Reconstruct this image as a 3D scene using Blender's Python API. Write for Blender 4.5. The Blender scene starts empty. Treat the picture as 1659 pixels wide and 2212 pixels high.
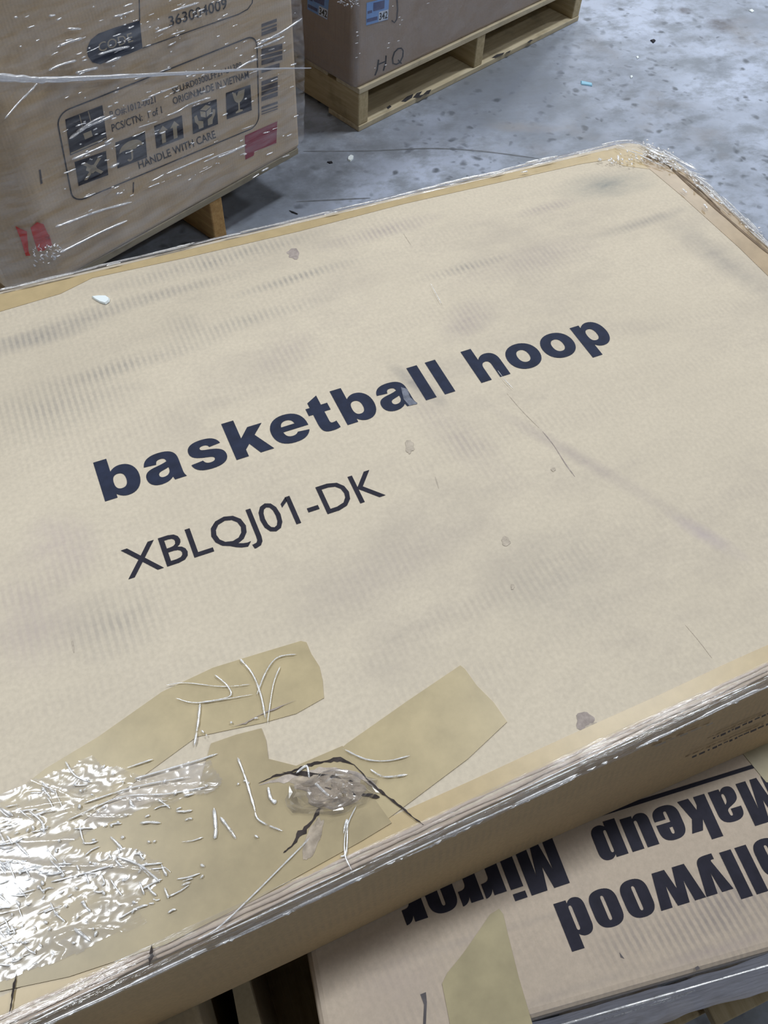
import bpy, bmesh, math, random, re
from mathutils import Vector, Matrix, noise
from mathutils.geometry import tessellate_polygon

random.seed(7)
SC = bpy.context.scene
COL = SC.collection

# ------------------------------------------------------------------ camera
CAM_H = 1.32
FPX = 1754.76
RX = Vector((0.912856, -0.406431, 0.038821))     # image right in the world
DN = Vector((-0.316877, -0.765238, -0.560357))   # image down
FW = Vector((0.257453, 0.499224, -0.827341))     # view direction
cam_d = bpy.data.cameras.new('camera')
cam = bpy.data.objects.new('camera', cam_d)
COL.objects.link(cam)
m3 = Matrix((RX, -DN, -FW)).transposed()
cam.matrix_world = Matrix.Translation((0, 0, CAM_H)) @ m3.to_4x4()
cam_d.sensor_fit = 'VERTICAL'
cam_d.sensor_height = 24.0
cam_d.lens = FPX / 2212 * 24.0
cam_d.clip_start = 0.01
SC.camera = cam

# ------------------------------------------------------------------ world, lamps, exposure
w = bpy.data.worlds.new('warehouse_air')
SC.world = w
w.use_nodes = True
w.node_tree.nodes['Background'].inputs[0].default_value = (0.70, 0.68, 0.70, 1)
w.node_tree.nodes['Background'].inputs[1].default_value = 0.06

def lamp(x, y, z, power, sx=1.2, sy=0.5, col=(0.90, 0.95, 1.0), rot=0.0):
    d = bpy.data.lights.new('high_bay_lamp', 'AREA')
    d.shape = 'RECTANGLE'; d.size = sx; d.size_y = sy
    d.energy = power; d.color = col
    o = bpy.data.objects.new('high_bay_lamp', d)
    o.location = (x, y, z); o.rotation_euler = (0, 0, rot)
    COL.objects.link(o)
    return o
# two rows of high-bay lamps under the warehouse roof
for (x, y, p) in [(3.2, 1.6, 230), (1.2, 7.4, 230), (8.3, 7.6, 260),
                  (8.3, 2.0, 240), (9.5, 12.5, 300), (0.6, 12.5, 230), (3.6, -4.2, 100)]:
    lamp(x, y, 6.5, p, rot=0.3)
lamp(-1.17, 1.32, 4.2, 90, 0.60, 0.26, rot=0.3)         # lower lamp over the aisle
SC.view_settings.view_transform = 'Standard'
SC.view_settings.look = 'None'
SC.view_settings.exposure = -0.20
SC.view_settings.gamma = 1.0
SC.view_settings.use_curve_mapping = False

# ------------------------------------------------------------------ geometry helpers
EYE = Vector((0, 0, CAM_H))
def ray(px):
    return RX * ((px[0] - 829.5) / FPX) + DN * ((px[1] - 1106.0) / FPX) + FW
def hit(px, p, n):
    d = ray(px)
    return EYE + d * (n.dot(p - EYE) / n.dot(d))
UP = Vector((0, 0, 1))
TOP = 0.66                                   # top of the large carton
def on(px, z=TOP):
    return hit(px, Vector((0, 0, z)), UP)

def bez(p0, p1, p2, p3, n=9):
    out = []
    for i in range(1, n + 1):
        t = i / n; a = 1 - t
        out.append((a**3*p0[0] + 3*a*a*t*p1[0] + 3*a*t*t*p2[0] + t**3*p3[0],
                    a**3*p0[1] + 3*a*a*t*p1[1] + 3*a*t*t*p2[1] + t**3*p3[1]))
    return out
def path(s):
    """small outline language: M/L/C/Z, numbers separated by blanks or commas"""
    tok = re.findall(r'[MLCZ]|-?[0-9.]+', s)
    polys, cur, i, cmd = [], [], 0, None
    while i < len(tok):
        if tok[i] in 'MLCZ':
            cmd = tok[i]; i += 1
            if cmd == 'Z':
                polys.append(cur); cur = []
            continue
        if cmd in 'ML':
            cur.append((float(tok[i]), float(tok[i+1]))); i += 2
        else:
            v = [float(k) for k in tok[i:i+6]]; i += 6
            cur += bez(cur[-1], v[0:2], v[2:4], v[4:6])
    return polys
def fill(polys):
    """outer outline plus holes -> (points, triangles)"""
    pts = [p for q in polys for p in q]
    tris = tessellate_polygon([[Vector((p[0], p[1], 0)) for p in q] for q in polys])
    return pts, [tuple(t) for t in tris]

def link_mesh(name, verts, faces, mat, parent=None, smooth=False, frame=None):
    """verts in world space; stored local to the parent's frame"""
    me = bpy.data.meshes.new(name)
    inv = parent.matrix_basis.inverted() if parent else Matrix.Identity(4)
    me.from_pydata([inv @ Vector(v) for v in verts], [], faces)
    me.materials.append(mat)
    if smooth:
        for p in me.polygons: p.use_smooth = True
    me.update()
    o = bpy.data.objects.new(name, me)
    COL.objects.link(o)
    if parent: o.parent = parent
    return o
def tidy(o):
    bm = bmesh.new(); bm.from_mesh(o.data)
    bmesh.ops.remove_doubles(bm, verts=bm.verts, dist=1e-6)
    bmesh.ops.recalc_face_normals(bm, faces=bm.faces)
    bm.to_mesh(o.data); bm.free()
    return o
def tag(o, label, cat, group=None, kind=None):
    if label: o['label'] = label
    if cat: o['category'] = cat
    if group: o['group'] = group
    if kind: o['kind'] = kind
    return o
def thing(name, label, cat, mw, group=None):
    o = bpy.data.objects.new(name, None)
    o.empty_display_size = 0.1
    o.matrix_basis = mw if isinstance(mw, Matrix) else Matrix.Translation(mw)
    COL.objects.link(o)
    return tag(o, label, cat, group)

def quadmap(q, s, t):
    return q[0]*(1-s)*(1-t) + q[1]*s*(1-t) + q[2]*s*t + q[3]*(1-s)*t
class Surf:
    """a flat real surface: point and outward normal"""
    def __init__(self, p, n): self.p = Vector(p); self.n = Vector(n).normalized()
    def at(self, px, lift=0.0):
        return hit(px, self.p + self.n*lift, self.n)
def slab(name, pts, thick, n, mat, parent=None):
    """flat outline with real thickness, pts are on its lower face"""
    k = len(pts)
    up = [p + n*thick for p in pts]
    faces = [tuple(range(k, 2*k)), tuple(reversed(range(k)))]
    faces += [(i, (i+1) % k, k+(i+1) % k, k+i) for i in range(k)]
    return tidy(link_mesh(name, pts + up, faces, mat, parent))
def decal(name, pieces, q, bb, mat, parent):
    """pieces: [(points, faces)] in text units, bb=(x0,y0,x1,y1) mapped on the quad q (world points bl br tr tl)"""
    V, F = [], []
    for pts, fs in pieces:
        b = len(V)
        V += [quadmap(q, (p[0]-bb[0])/(bb[2]-bb[0]), (p[1]-bb[1])/(bb[3]-bb[1])) for p in pts]
        F += [tuple(b+i for i in f) for f in fs]
    return link_mesh(name, V, F, mat, parent)

def box_vf(x0, x1, y0, y1, z0, z1):
    v = [(x, y, z) for z in (z0, z1) for (x, y) in ((x0, y0), (x1, y0), (x1, y1), (x0, y1))]
    f = [(3, 2, 1, 0), (4, 5, 6, 7), (0, 1, 5, 4), (1, 2, 6, 5), (2, 3, 7, 6), (3, 0, 4, 7)]
    return v, f
def local_mesh(name, v, f, mat, parent, bevel=0.0, segs=2, smooth=False):
    me = bpy.data.meshes.new(name)
    bm = bmesh.new()
    vs = [bm.verts.new(p) for p in v]
    for q in f: bm.faces.new([vs[i] for i in q])
    bmesh.ops.recalc_face_normals(bm, faces=bm.faces)
    if bevel:
        bmesh.ops.bevel(bm, geom=list(bm.edges), offset=bevel, segments=segs, affect='EDGES', profile=0.5)
    bm.to_mesh(me); bm.free()
    me.materials.append(mat)
    if smooth:
        for p in me.polygons: p.use_smooth = True
    o = bpy.data.objects.new(name, me)
    COL.objects.link(o)
    if parent: o.parent = parent
    return o

# ------------------------------------------------------------------ materials
def mat_new(name):
    m = bpy.data.materials.new(name); m.use_nodes = True
    nt = m.node_tree
    return m, nt, nt.nodes['Principled BSDF'], nt.nodes['Material Output']
def N(nt, t, **kw):
    n = nt.nodes.new(t)
    for k, v in kw.items(): setattr(n, k, v)
    return n
def mapping(nt, scale, rot=(0, 0, 0), loc=(0, 0, 0)):
    tc = N(nt, 'ShaderNodeTexCoord'); mp = N(nt, 'ShaderNodeMapping')
    mp.inputs['Scale'].default_value = scale; mp.inputs['Rotation'].default_value = rot; mp.inputs['Location'].default_value = loc
    nt.links.new(tc.outputs['Object'], mp.inputs[0])
    return mp.outputs[0]
def noise_n(nt, vec, scale, detail=4, rough=0.55):
    n = N(nt, 'ShaderNodeTexNoise')
    n.inputs['Scale'].default_value = scale; n.inputs['Detail'].default_value = detail; n.inputs['Roughness'].default_value = rough
    nt.links.new(vec, n.inputs['Vector'])
    return n.outputs[0]
def ramp(nt, fac, stops):
    r = N(nt, 'ShaderNodeValToRGB')
    e = r.color_ramp.elements
    while len(e) < len(stops): e.new(0.5)
    for i, (p, c) in enumerate(stops):
        e[i].position = p
        e[i].color = (c, c, c, 1) if not isinstance(c, tuple) else (*c, 1)
    nt.links.new(fac, r.inputs[0])
    return r.outputs[0]
def mixc(nt, fac, a, b, mode='MIX'):
    m = N(nt, 'ShaderNodeMix', data_type='RGBA', blend_type=mode)
    for sock, v in ((m.inputs[0], fac), (m.inputs[6], a), (m.inputs[7], b)):
        if isinstance(v, (int, float)): sock.default_value = v
        elif isinstance(v, tuple): sock.default_value = (*v, 1)
        else: nt.links.new(v, sock)
    return m.outputs[2]
def mul(nt, a, b):
    m = N(nt, 'ShaderNodeMath', operation='MULTIPLY')
    for s, v in zip(m.inputs, (a, b)):
        if isinstance(v, (int, float)): s.default_value = v
        else: nt.links.new(v, s)
    return m.outputs[0]

def cardboard(name, col, dirt=0.5, flute='x', rough=0.75, seed=0.0, grime=(0.23, 0.20, 0.19), spec=0.25, spots=(), ribs=0.5, bump=0.05):
    m, nt, b, _ = mat_new(name)
    base = mapping(nt, (1, 1, 1), loc=(seed, seed*1.7, 0))
    fine = noise_n(nt, base, 260, 3, 0.6)
    med = noise_n(nt, base, 9, 5, 0.6)
    c = mixc(nt, ramp(nt, fine, [(0.3, 0.0), (0.7, 1.0)]), tuple(k*0.92 for k in col), tuple(min(1, k*1.06) for k in col))
    c = mixc(nt, ramp(nt, med, [(0.35, 0.0), (0.75, 0.35)]), c, tuple(k*0.83 for k in col))
    # flutes of the board: fine ribs picked out by rubbed-in dirt, in bands across the ribs
    rib = mapping(nt, (1, 1, 1) if flute == 'x' else (1, 1, 1), rot=(0, 0, 0 if flute == 'x' else math.pi/2), loc=(seed, 0, 0))
    wv = N(nt, 'ShaderNodeTexWave', wave_type='BANDS', bands_direction='X')
    wv.inputs['Scale'].default_value = 0.314 / 0.0068
    wv.inputs['Distortion'].default_value = 0.6; wv.inputs['Detail'].default_value = 1; wv.inputs['Detail Scale'].default_value = 3
    nt.links.new(rib, wv.inputs[0])
    band = noise_n(nt, mapping(nt, (2.2, 16, 16) if flute == 'x' else (16, 2.2, 16), loc=(seed, 0.3, 0)), 1.6, 4, 0.6)
    f1 = mul(nt, ramp(nt, wv.outputs[1], [(0.25, 0.15), (0.85, 1.0)]), ramp(nt, band, [(0.47, 0.0), (0.72, 1.0)]))
    c = mixc(nt, mul(nt, f1, dirt*ribs), c, grime)
    sm = noise_n(nt, mapping(nt, (3.0, 5.5, 4), rot=(0, 0, 0.5), loc=(seed+2, 1, 0)), 1.3, 6, 0.68)
    c = mixc(nt, mul(nt, ramp(nt, sm, [(0.5, 0.0), (0.78, 1.0)]), dirt*0.75), c, grime)
    patchy = ramp(nt, noise_n(nt, mapping(nt, (18, 34, 20), loc=(seed, 4, 0)), 1.0, 6, 0.7), [(0.35, 0.35), (0.65, 1.0)])
    for (x, y, rx, ry, rot, k, rib, sc) in spots:      # rubbed marks where other cartons were dragged across
        tc = N(nt, 'ShaderNodeTexCoord'); mp = N(nt, 'ShaderNodeMapping', vector_type='TEXTURE')
        mp.inputs['Location'].default_value = (x, y, 0); mp.inputs['Rotation'].default_value = (0, 0, rot); mp.inputs['Scale'].default_value = (rx, ry, 50)
        nt.links.new(tc.outputs['Object'], mp.inputs[0])
        ln = N(nt, 'ShaderNodeVectorMath', operation='LENGTH'); nt.links.new(mp.outputs[0], ln.inputs[0])
        fall = mul(nt, ramp(nt, ln.outputs[1], [(0.0, 1.0), (1.0, 0.0)]), patchy)
        if rib: fall = mul(nt, fall, ramp(nt, wv.outputs[1], [(0.25, 1.0-rib), (0.8, 1.0)]))
        c = mixc(nt, mul(nt, fall, k), c, sc)
    nt.links.new(c, b.inputs['Base Color'])
    b.inputs['Roughness'].default_value = rough
    b.inputs['Specular IOR Level'].default_value = spec
    bp = N(nt, 'ShaderNodeBump'); bp.inputs['Strength'].default_value = bump; bp.inputs['Distance'].default_value = 0.002
    nt.links.new(wv.outputs[1], bp.inputs['Height'])
    nt.links.new(bp.outputs[0], b.inputs['Normal'])
    return m
def plain(name, col, rough=0.6, spec=0.3, vary=0.0, scale=40, metallic=0):
    m, nt, b, _ = mat_new(name)
    if vary:
        n = noise_n(nt, mapping(nt, (1, 1, 1)), scale, 5, 0.6)
        c = mixc(nt, ramp(nt, n, [(0.3, 0.0), (0.7, 1.0)]), tuple(k*(1-vary) for k in col), tuple(min(1, k*(1+vary)) for k in col))
        nt.links.new(c, b.inputs['Base Color'])
    else:
        b.inputs['Base Color'].default_value = (*col, 1)
    b.inputs['Roughness'].default_value = rough
    b.inputs['Specular IOR Level'].default_value = spec
    return m
def film(name, gloss=0.12, milk=0.05, rough=0.12, streak=(1, 1, 1), sscale=30, lo=0.3, tint=(0.92, 0.94, 1.0), bump=0.0, rot=(0, 0, 0), bdist=0.002, cov=0.32):
    """clear stretch film: mostly transparent, glossy, a little milky where layers overlap"""
    m, nt, b, out = mat_new(name)
    nt.nodes.remove(b)
    tr = N(nt, 'ShaderNodeBsdfTransparent'); tr.inputs[0].default_value = (0.97, 0.97, 0.98, 1)
    gl = N(nt, 'ShaderNodeBsdfGlossy'); gl.inputs['Roughness'].default_value = rough; gl.inputs['Color'].default_value = (1, 1, 1, 1)
    df = N(nt, 'ShaderNodeBsdfDiffuse'); df.inputs[0].default_value = (*tint, 1)
    n = noise_n(nt, mapping(nt, streak, rot=rot), sscale, 4, 0.65)
    r = ramp(nt, n, [(cov, lo), (cov+0.34, 1.0)])
    m1 = N(nt, 'ShaderNodeMixShader'); m2 = N(nt, 'ShaderNodeMixShader')
    nt.links.new(mul(nt, r, milk), m1.inputs[0])
    nt.links.new(tr.outputs[0], m1.inputs[1]); nt.links.new(df.outputs[0], m1.inputs[2])
    nt.links.new(mul(nt, r, gloss), m2.inputs[0])
    nt.links.new(m1.outputs[0], m2.inputs[1]); nt.links.new(gl.outputs[0], m2.inputs[2])
    nt.links.new(m2.outputs[0], out.inputs[0])
    if bump:
        bp = N(nt, 'ShaderNodeBump'); bp.inputs['Strength'].default_value = bump; bp.inputs['Distance'].default_value = bdist
        nt.links.new(n, bp.inputs['Height']); nt.links.new(bp.outputs[0], gl.inputs['Normal'])
    return m
def wood(name, col, dark, along='x', rough=0.7):
    m, nt, b, _ = mat_new(name)
    sc = (1.2, 14, 14) if along == 'x' else (14, 1.2, 14)
    g = noise_n(nt, mapping(nt, sc), 6, 6, 0.65)
    sp = noise_n(nt, mapping(nt, (1, 1, 1)), 14, 4, 0.6)
    c = mixc(nt, ramp(nt, g, [(0.3, 0.0), (0.72, 1.0)]), dark, col)
    c = mixc(nt, mul(nt, ramp(nt, sp, [(0.52, 0.0), (0.75, 1.0)]), 0.45), c, tuple(k*0.4 for k in dark))
    nt.links.new(c, b.inputs['Base Color'])
    b.inputs['Roughness'].default_value = rough
    bp = N(nt, 'ShaderNodeBump'); bp.inputs['Strength'].default_value = 0.25; bp.inputs['Distance'].default_value = 0.003
    nt.links.new(g, bp.inputs['Height']); nt.links.new(bp.outputs[0], b.inputs['Normal'])
    return m

def spot(px, rx, ry, rot, k, rib=0.0, c=(0.27, 0.235, 0.22)):
    p = on(px)
    return (p.x-0.1, p.y-0.48, rx, ry, rot, min(1, k*1.3), rib, c)
GREY = (0.27, 0.25, 0.235); MAUVE = (0.34, 0.285, 0.28)
M_TOP = cardboard('carton_top_board', (0.63, 0.55, 0.43), dirt=0.5, flute='x', seed=0.0, grime=(0.29, 0.25, 0.235), ribs=0.30, bump=0.03, spots=[
    spot((1310, 400), 0.085, 0.035, -0.1, 0.75, 0.0, (0.27, 0.27, 0.25)), spot((1390, 480), 0.11, 0.012, 0.05, 0.5, 0.3, GREY), spot((1560, 560), 0.03, 0.12, 0.2, 0.5, 0.0, GREY),
    spot((80, 730), 0.10, 0.018, 0.03, 0.85, 0.5, GREY), spot((180, 690), 0.12, 0.010, 0.03, 0.6, 0.6, GREY), spot((330, 640), 0.16, 0.012, 0.0, 0.55, 0.7, GREY), spot((480, 560), 0.16, 0.020, 0.02, 0.6, 0.8, GREY),
    spot((640, 600), 0.10, 0.010, 0.05, 0.65, 0.8, GREY), spot((820, 500), 0.11, 0.020, 0.02, 0.55, 0.7, MAUVE), spot((1000, 580), 0.08, 0.010, 0.0, 0.6, 0.8, GREY), spot((1180, 450), 0.06, 0.014, 0.02, 0.6, 0.6, MAUVE),
    spot((300, 780), 0.14, 0.016, 0.04, 0.5, 0.8, GREY), spot((120, 880), 0.10, 0.05, 0.0, 0.45, 0.8, GREY), spot((540, 690), 0.12, 0.014, 0.0, 0.5, 0.8, GREY), spot((620, 760), 0.05, 0.03, 0.2, 0.5, 0.6, MAUVE), spot((1010, 690), 0.05, 0.03, 0.4, 0.6, 0.4, MAUVE),
    spot((130, 1180), 0.04, 0.05, 0.3, 0.6, 0.3, (0.44, 0.36, 0.35)), spot((60, 1330), 0.05, 0.07, 0.1, 0.4, 0.4, (0.44, 0.36, 0.35)), spot((250, 1350), 0.06, 0.05, 0.0, 0.35, 0.7, GREY), spot((1530, 1160), 0.012, 0.05, 0.5, 0.5, 0.0, (0.42, 0.35, 0.38)),
    spot((980, 940), 0.03, 0.10, 0.35, 0.4, 0.5, MAUVE), spot((1270, 1000), 0.012, 0.16, 0.5, 0.45, 0.0, MAUVE), spot((900, 830), 0.012, 0.05, 0.4, 0.75, 0.0, GREY), spot((820, 1230), 0.10, 0.03, 0.1, 0.3, 0.5, MAUVE), spot((1200, 1250), 0.08, 0.08, 0.2, 0.28, 0.3, GREY),
    spot((1150, 560), 0.13, 0.03, 0.0, 0.4, 0.5, MAUVE), spot((400, 700), 0.03, 0.03, 0.0, 0.4, 0.7, GREY)])
M_SIDE = cardboard('carton_side_board', (0.66, 0.50, 0.30), dirt=0.3, flute='x', seed=1.5)
def mspot(px, rx, ry, rot, k, rib=0.0, c=(0.27, 0.235, 0.22)):
    p = on(px, 0.50)
    return (p.x-0.25, p.y-0.2, rx, ry, rot, k, rib, c)
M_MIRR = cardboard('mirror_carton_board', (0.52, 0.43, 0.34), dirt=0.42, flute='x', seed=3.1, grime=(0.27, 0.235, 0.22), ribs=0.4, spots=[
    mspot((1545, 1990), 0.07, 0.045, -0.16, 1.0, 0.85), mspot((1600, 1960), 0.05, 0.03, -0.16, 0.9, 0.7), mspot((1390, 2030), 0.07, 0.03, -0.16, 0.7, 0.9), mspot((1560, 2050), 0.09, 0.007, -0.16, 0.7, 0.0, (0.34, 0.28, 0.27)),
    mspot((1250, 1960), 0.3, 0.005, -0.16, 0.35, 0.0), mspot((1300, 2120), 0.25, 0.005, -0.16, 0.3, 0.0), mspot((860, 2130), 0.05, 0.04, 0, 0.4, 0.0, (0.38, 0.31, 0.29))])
M_LEFT = cardboard('left_load_board', (0.68, 0.53, 0.35), dirt=0.25, flute='x', seed=5.0)
M_FAR = cardboard('far_load_board', (0.42, 0.33, 0.26), dirt=0.25, flute='x', seed=8.0)
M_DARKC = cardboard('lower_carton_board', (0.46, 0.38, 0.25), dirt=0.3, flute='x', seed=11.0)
M_TORN = plain('torn_board', (0.055, 0.045, 0.042), 0.9, 0.1, 0.4, 120)
M_TAPE = plain('tan_packing_tape', (0.50, 0.385, 0.215), 0.34, 0.4, 0.07, 70)
M_TAPE2 = plain('olive_packing_tape', (0.46, 0.375, 0.22), 0.36, 0.35, 0.10, 40)
M_TAPE4 = plain('worn_olive_packing_tape', (0.39, 0.315, 0.185), 0.36, 0.35, 0.16, 22)
M_FOLD = plain('creased_board', (0.20, 0.145, 0.10), 0.7, 0.2, 0.3, 60)
M_TAPE5 = plain('brown_packing_tape', (0.40, 0.30, 0.19), 0.34, 0.4, 0.16, 30)
M_TAPE3 = plain('dark_olive_packing_tape', (0.37, 0.315, 0.19), 0.36, 0.35, 0.16, 22)
M_INK = plain('navy_print', (0.016, 0.022, 0.048), 0.6, 0.2, 0.25, 90)
M_INK2 = plain('purple_black_print', (0.019, 0.018, 0.030), 0.65, 0.2, 0.2, 90)
M_INKF = plain('faded_print', (0.105, 0.095, 0.10), 0.7, 0.2, 0.25, 60)
M_INKG = plain('grey_print', (0.05, 0.048, 0.052), 0.7, 0.2, 0.2, 60)
M_BARE = plain('bare_board_in_print', (0.50, 0.42, 0.28), 0.8, 0.2, 0.1, 60)
M_RED = plain('red_label', (0.33, 0.03, 0.055), 0.5, 0.3, 0.15, 40)
M_RED2 = plain('red_print', (0.86, 0.06, 0.035), 0.55, 0.3, 0.25, 50)
M_BLUE = plain('pale_blue_label', (0.23, 0.42, 0.80), 0.5, 0.3, 0.06, 60)
M_WHITE = plain('white_label', (0.72, 0.80, 0.92), 0.5, 0.3)
M_BARC = plain('label_print', (0.11, 0.13, 0.26), 0.6, 0.2, 0.2, 300)
M_SMUD = plain('dirt_smudge', (0.37, 0.315, 0.285), 0.85, 0.1, 0.22, 220)
M_SMUD2 = plain('faint_dirt_smudge', (0.49, 0.425, 0.345), 0.85, 0.1, 0.2, 220)
M_WOODL = wood('pale_pallet_wood', (0.74, 0.65, 0.47), (0.50, 0.41, 0.26))
M_WOODLY = wood('pale_pallet_wood_lengthwise', (0.62, 0.51, 0.31), (0.42, 0.32, 0.17), 'y')
M_WOODO = wood('orange_pallet_wood', (0.62, 0.39, 0.15), (0.38, 0.20, 0.06), 'y')
M_WOODG = wood('grey_pallet_wood', (0.42, 0.37, 0.27), (0.26, 0.22, 0.15))
M_SCRAP = plain('white_scrap', (0.86, 0.93, 0.94), 0.5, 0.4)
M_SCRAPB = plain('light_blue_scrap', (0.32, 0.62, 0.80), 0.5, 0.4)
M_LEAF = plain('dark_scrap', (0.03, 0.03, 0.035), 0.8, 0.2)
M_RUB = plain('tyre_mark', (0.17, 0.18, 0.20), 0.75, 0.2, 0.3, 30)
F_RIM = film('stretch_film_rim', gloss=0.09, milk=0.05, rough=0.16, streak=(3, 40, 40), sscale=7, lo=0.1, bump=0.5)
F_SILVER = film('stretch_film_silver', gloss=0.36, milk=0.12, rough=0.16, streak=(9, 60, 60), sscale=9, lo=0.05, bump=0.6)
F_PATCH = film('stretch_film_patch', cov=0.37, gloss=0.15, milk=0.18, rough=0.18, tint=(0.80, 0.80, 0.90), streak=(9, 30, 10), sscale=2.4, lo=0.0, bump=0.10, bdist=0.001, rot=(0, 0, -0.15))
F_CREASE = film('stretch_film_crease', gloss=0.34, milk=0.85, rough=0.2, streak=(1, 1, 1), sscale=150, lo=0.0, tint=(1, 1, 1))  # milky white colour stands in for glints on the creases
F_CRUMPLE = film('stretch_film_crumpled', gloss=0.42, milk=0.04, rough=0.12, streak=(1, 1, 1), sscale=90, lo=0.1)
F_WRAP = film('stretch_film_wrap', gloss=0.12, milk=0.15, rough=0.13, streak=(2.2, 18, 9), sscale=3.2, lo=0.0, bump=0.5, rot=(0, 0, -0.35))
F_WRAPF = film('stretch_film_far', gloss=0.08, milk=0.06, rough=0.16, streak=(3, 3, 20), sscale=7, lo=0.2, bump=0.5)
F_CLEAR = film('stretch_film_clear', gloss=0.10, milk=0.06, rough=0.12, streak=(3, 14, 14), sscale=7, lo=0.2, bump=0.4)
F_SKIRT = film('stretch_film_skirt', gloss=0.12, milk=0.86, rough=0.2, streak=(3, 14, 14), sscale=7, lo=0.6, tint=(0.93, 0.91, 0.97), bump=0.5)
F_DASH = film('stretch_film_dash', gloss=0.60, milk=0.62, rough=0.25, streak=(1, 1, 1), sscale=90, lo=0.25)  # white milk paints in the lamp glints along the dashes
F_BAND = film('stretch_film_band', gloss=0.30, milk=0.62, rough=0.2, streak=(40, 40, 40), sscale=5, lo=0.7)

def floor_material():
    m, nt, b, _ = mat_new('stained_shaded_concrete')
    o1 = mapping(nt, (1, 1, 1))
    big = noise_n(nt, o1, 1.7, 6, 0.62)
    mid = noise_n(nt, mapping(nt, (1, 1.5, 1), rot=(0, 0, 0.4)), 8.5, 7, 0.66)
    c = mixc(nt, ramp(nt, big, [(0.36, 0.0), (0.62, 1.0)]), (0.26, 0.29, 0.35), (0.48, 0.535, 0.665))
    c = mixc(nt, ramp(nt, mid, [(0.37, 0.85), (0.54, 0.0)]), c, (0.24, 0.265, 0.305))
    c = mixc(nt, ramp(nt, noise_n(nt, mapping(nt, (1, 1, 1), loc=(3, 1, 0)), 26, 5, 0.7), [(0.36, 0.35), (0.50, 0.0)]), c, (0.25, 0.27, 0.30))
    for scl, k, lo, hi in ((19, 0.9, 0.36, 0.54), (31, 0.75, 0.44, 0.60), (9, 0.4, 0.52, 0.66)):
        vo = N(nt, 'ShaderNodeTexVoronoi'); vo.inputs['Scale'].default_value = scl; vo.inputs['Randomness'].default_value = 1
        nt.links.new(noise_warp(nt, o1), vo.inputs['Vector'])
        spot_ = ramp(nt, vo.outputs['Distance'], [(0.12, 1.0), (0.27, 0.0)])
        sel = ramp(nt, noise_n(nt, mapping(nt, (1, 1, 1), loc=(scl, 0, 0)), 4.0, 3, 0.6), [(lo, 0.0), (hi, 1.0)])
        c = mixc(nt, mul(nt, mul(nt, spot_, sel), k), c, (0.11, 0.125, 0.15))
    soft = ramp(nt, noise_n(nt, mapping(nt, (1, 1, 1), loc=(7, 2, 0)), 14, 5, 0.7), [(0.35, 0.45), (0.62, 1.0)])
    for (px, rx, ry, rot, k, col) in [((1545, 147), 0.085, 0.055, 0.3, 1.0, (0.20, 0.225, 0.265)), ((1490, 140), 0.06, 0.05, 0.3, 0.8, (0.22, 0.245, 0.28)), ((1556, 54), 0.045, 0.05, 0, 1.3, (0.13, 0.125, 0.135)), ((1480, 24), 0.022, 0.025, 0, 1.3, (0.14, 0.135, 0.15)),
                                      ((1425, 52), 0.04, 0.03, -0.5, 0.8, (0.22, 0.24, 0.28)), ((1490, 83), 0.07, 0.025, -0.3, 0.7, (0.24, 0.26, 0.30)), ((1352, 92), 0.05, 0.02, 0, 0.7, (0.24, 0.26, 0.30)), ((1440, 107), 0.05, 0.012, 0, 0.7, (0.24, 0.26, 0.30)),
                                      ((1415, 205), 0.03, 0.03, 0.5, 0.8, (0.25, 0.26, 0.29)), ((1450, 225), 0.10, 0.02, -0.5, 0.6, (0.27, 0.28, 0.31)), ((1600, 45), 0.05, 0.03, 0, 0.6, (0.25, 0.25, 0.28)), ((1100, 130), 0.25, 0.07, 0.35, 0.8, (0.20, 0.215, 0.24)), ((950, 190), 0.22, 0.08, 0.35, 0.8, (0.20, 0.215, 0.24)),  # last two: soft shadow before the far pallet, painted into the colour
                                      ((740, 330), 0.22, 0.14, 0.3, 0.9, (0.17, 0.185, 0.21)), ((620, 400), 0.16, 0.12, 0.3, 0.9, (0.15, 0.165, 0.19)), ((1130, 275), 0.10, 0.025, -0.4, 0.6, (0.33, 0.31, 0.31)), ((860, 300), 0.10, 0.04, 0.2, 0.5, (0.24, 0.26, 0.30))]:  # first two: shadow beside the left load, painted into the concrete
        p = on(px, 0)
        mp = N(nt, 'ShaderNodeMapping', vector_type='TEXTURE')
        mp.inputs['Location'].default_value = p; mp.inputs['Rotation'].default_value = (0, 0, rot); mp.inputs['Scale'].default_value = (rx*1.35, ry*1.35, 50)
        nt.links.new(noise_warp(nt, o1, 30, 0.03), mp.inputs[0])
        ln = N(nt, 'ShaderNodeVectorMath', operation='LENGTH'); nt.links.new(mp.outputs[0], ln.inputs[0])
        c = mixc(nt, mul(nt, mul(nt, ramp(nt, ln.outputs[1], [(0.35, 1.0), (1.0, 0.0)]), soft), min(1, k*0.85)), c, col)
    ru = ramp(nt, noise_n(nt, o1, 3.1, 4, 0.6), [(0.60, 0.0), (0.78, 0.55)])
    c = mixc(nt, ru, c, (0.30, 0.275, 0.26))
    nt.links.new(c, b.inputs['Base Color'])
    nt.links.new(ramp(nt, mid, [(0.3, 0.62), (0.7, 0.42)]), b.inputs['Roughness'])
    b.inputs['Specular IOR Level'].default_value = 0.45
    bp = N(nt, 'ShaderNodeBump'); bp.inputs['Strength'].default_value = 0.12; bp.inputs['Distance'].default_value = 0.004
    nt.links.new(mid, bp.inputs['Height']); nt.links.new(bp.outputs[0], b.inputs['Normal'])
    return m
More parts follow.
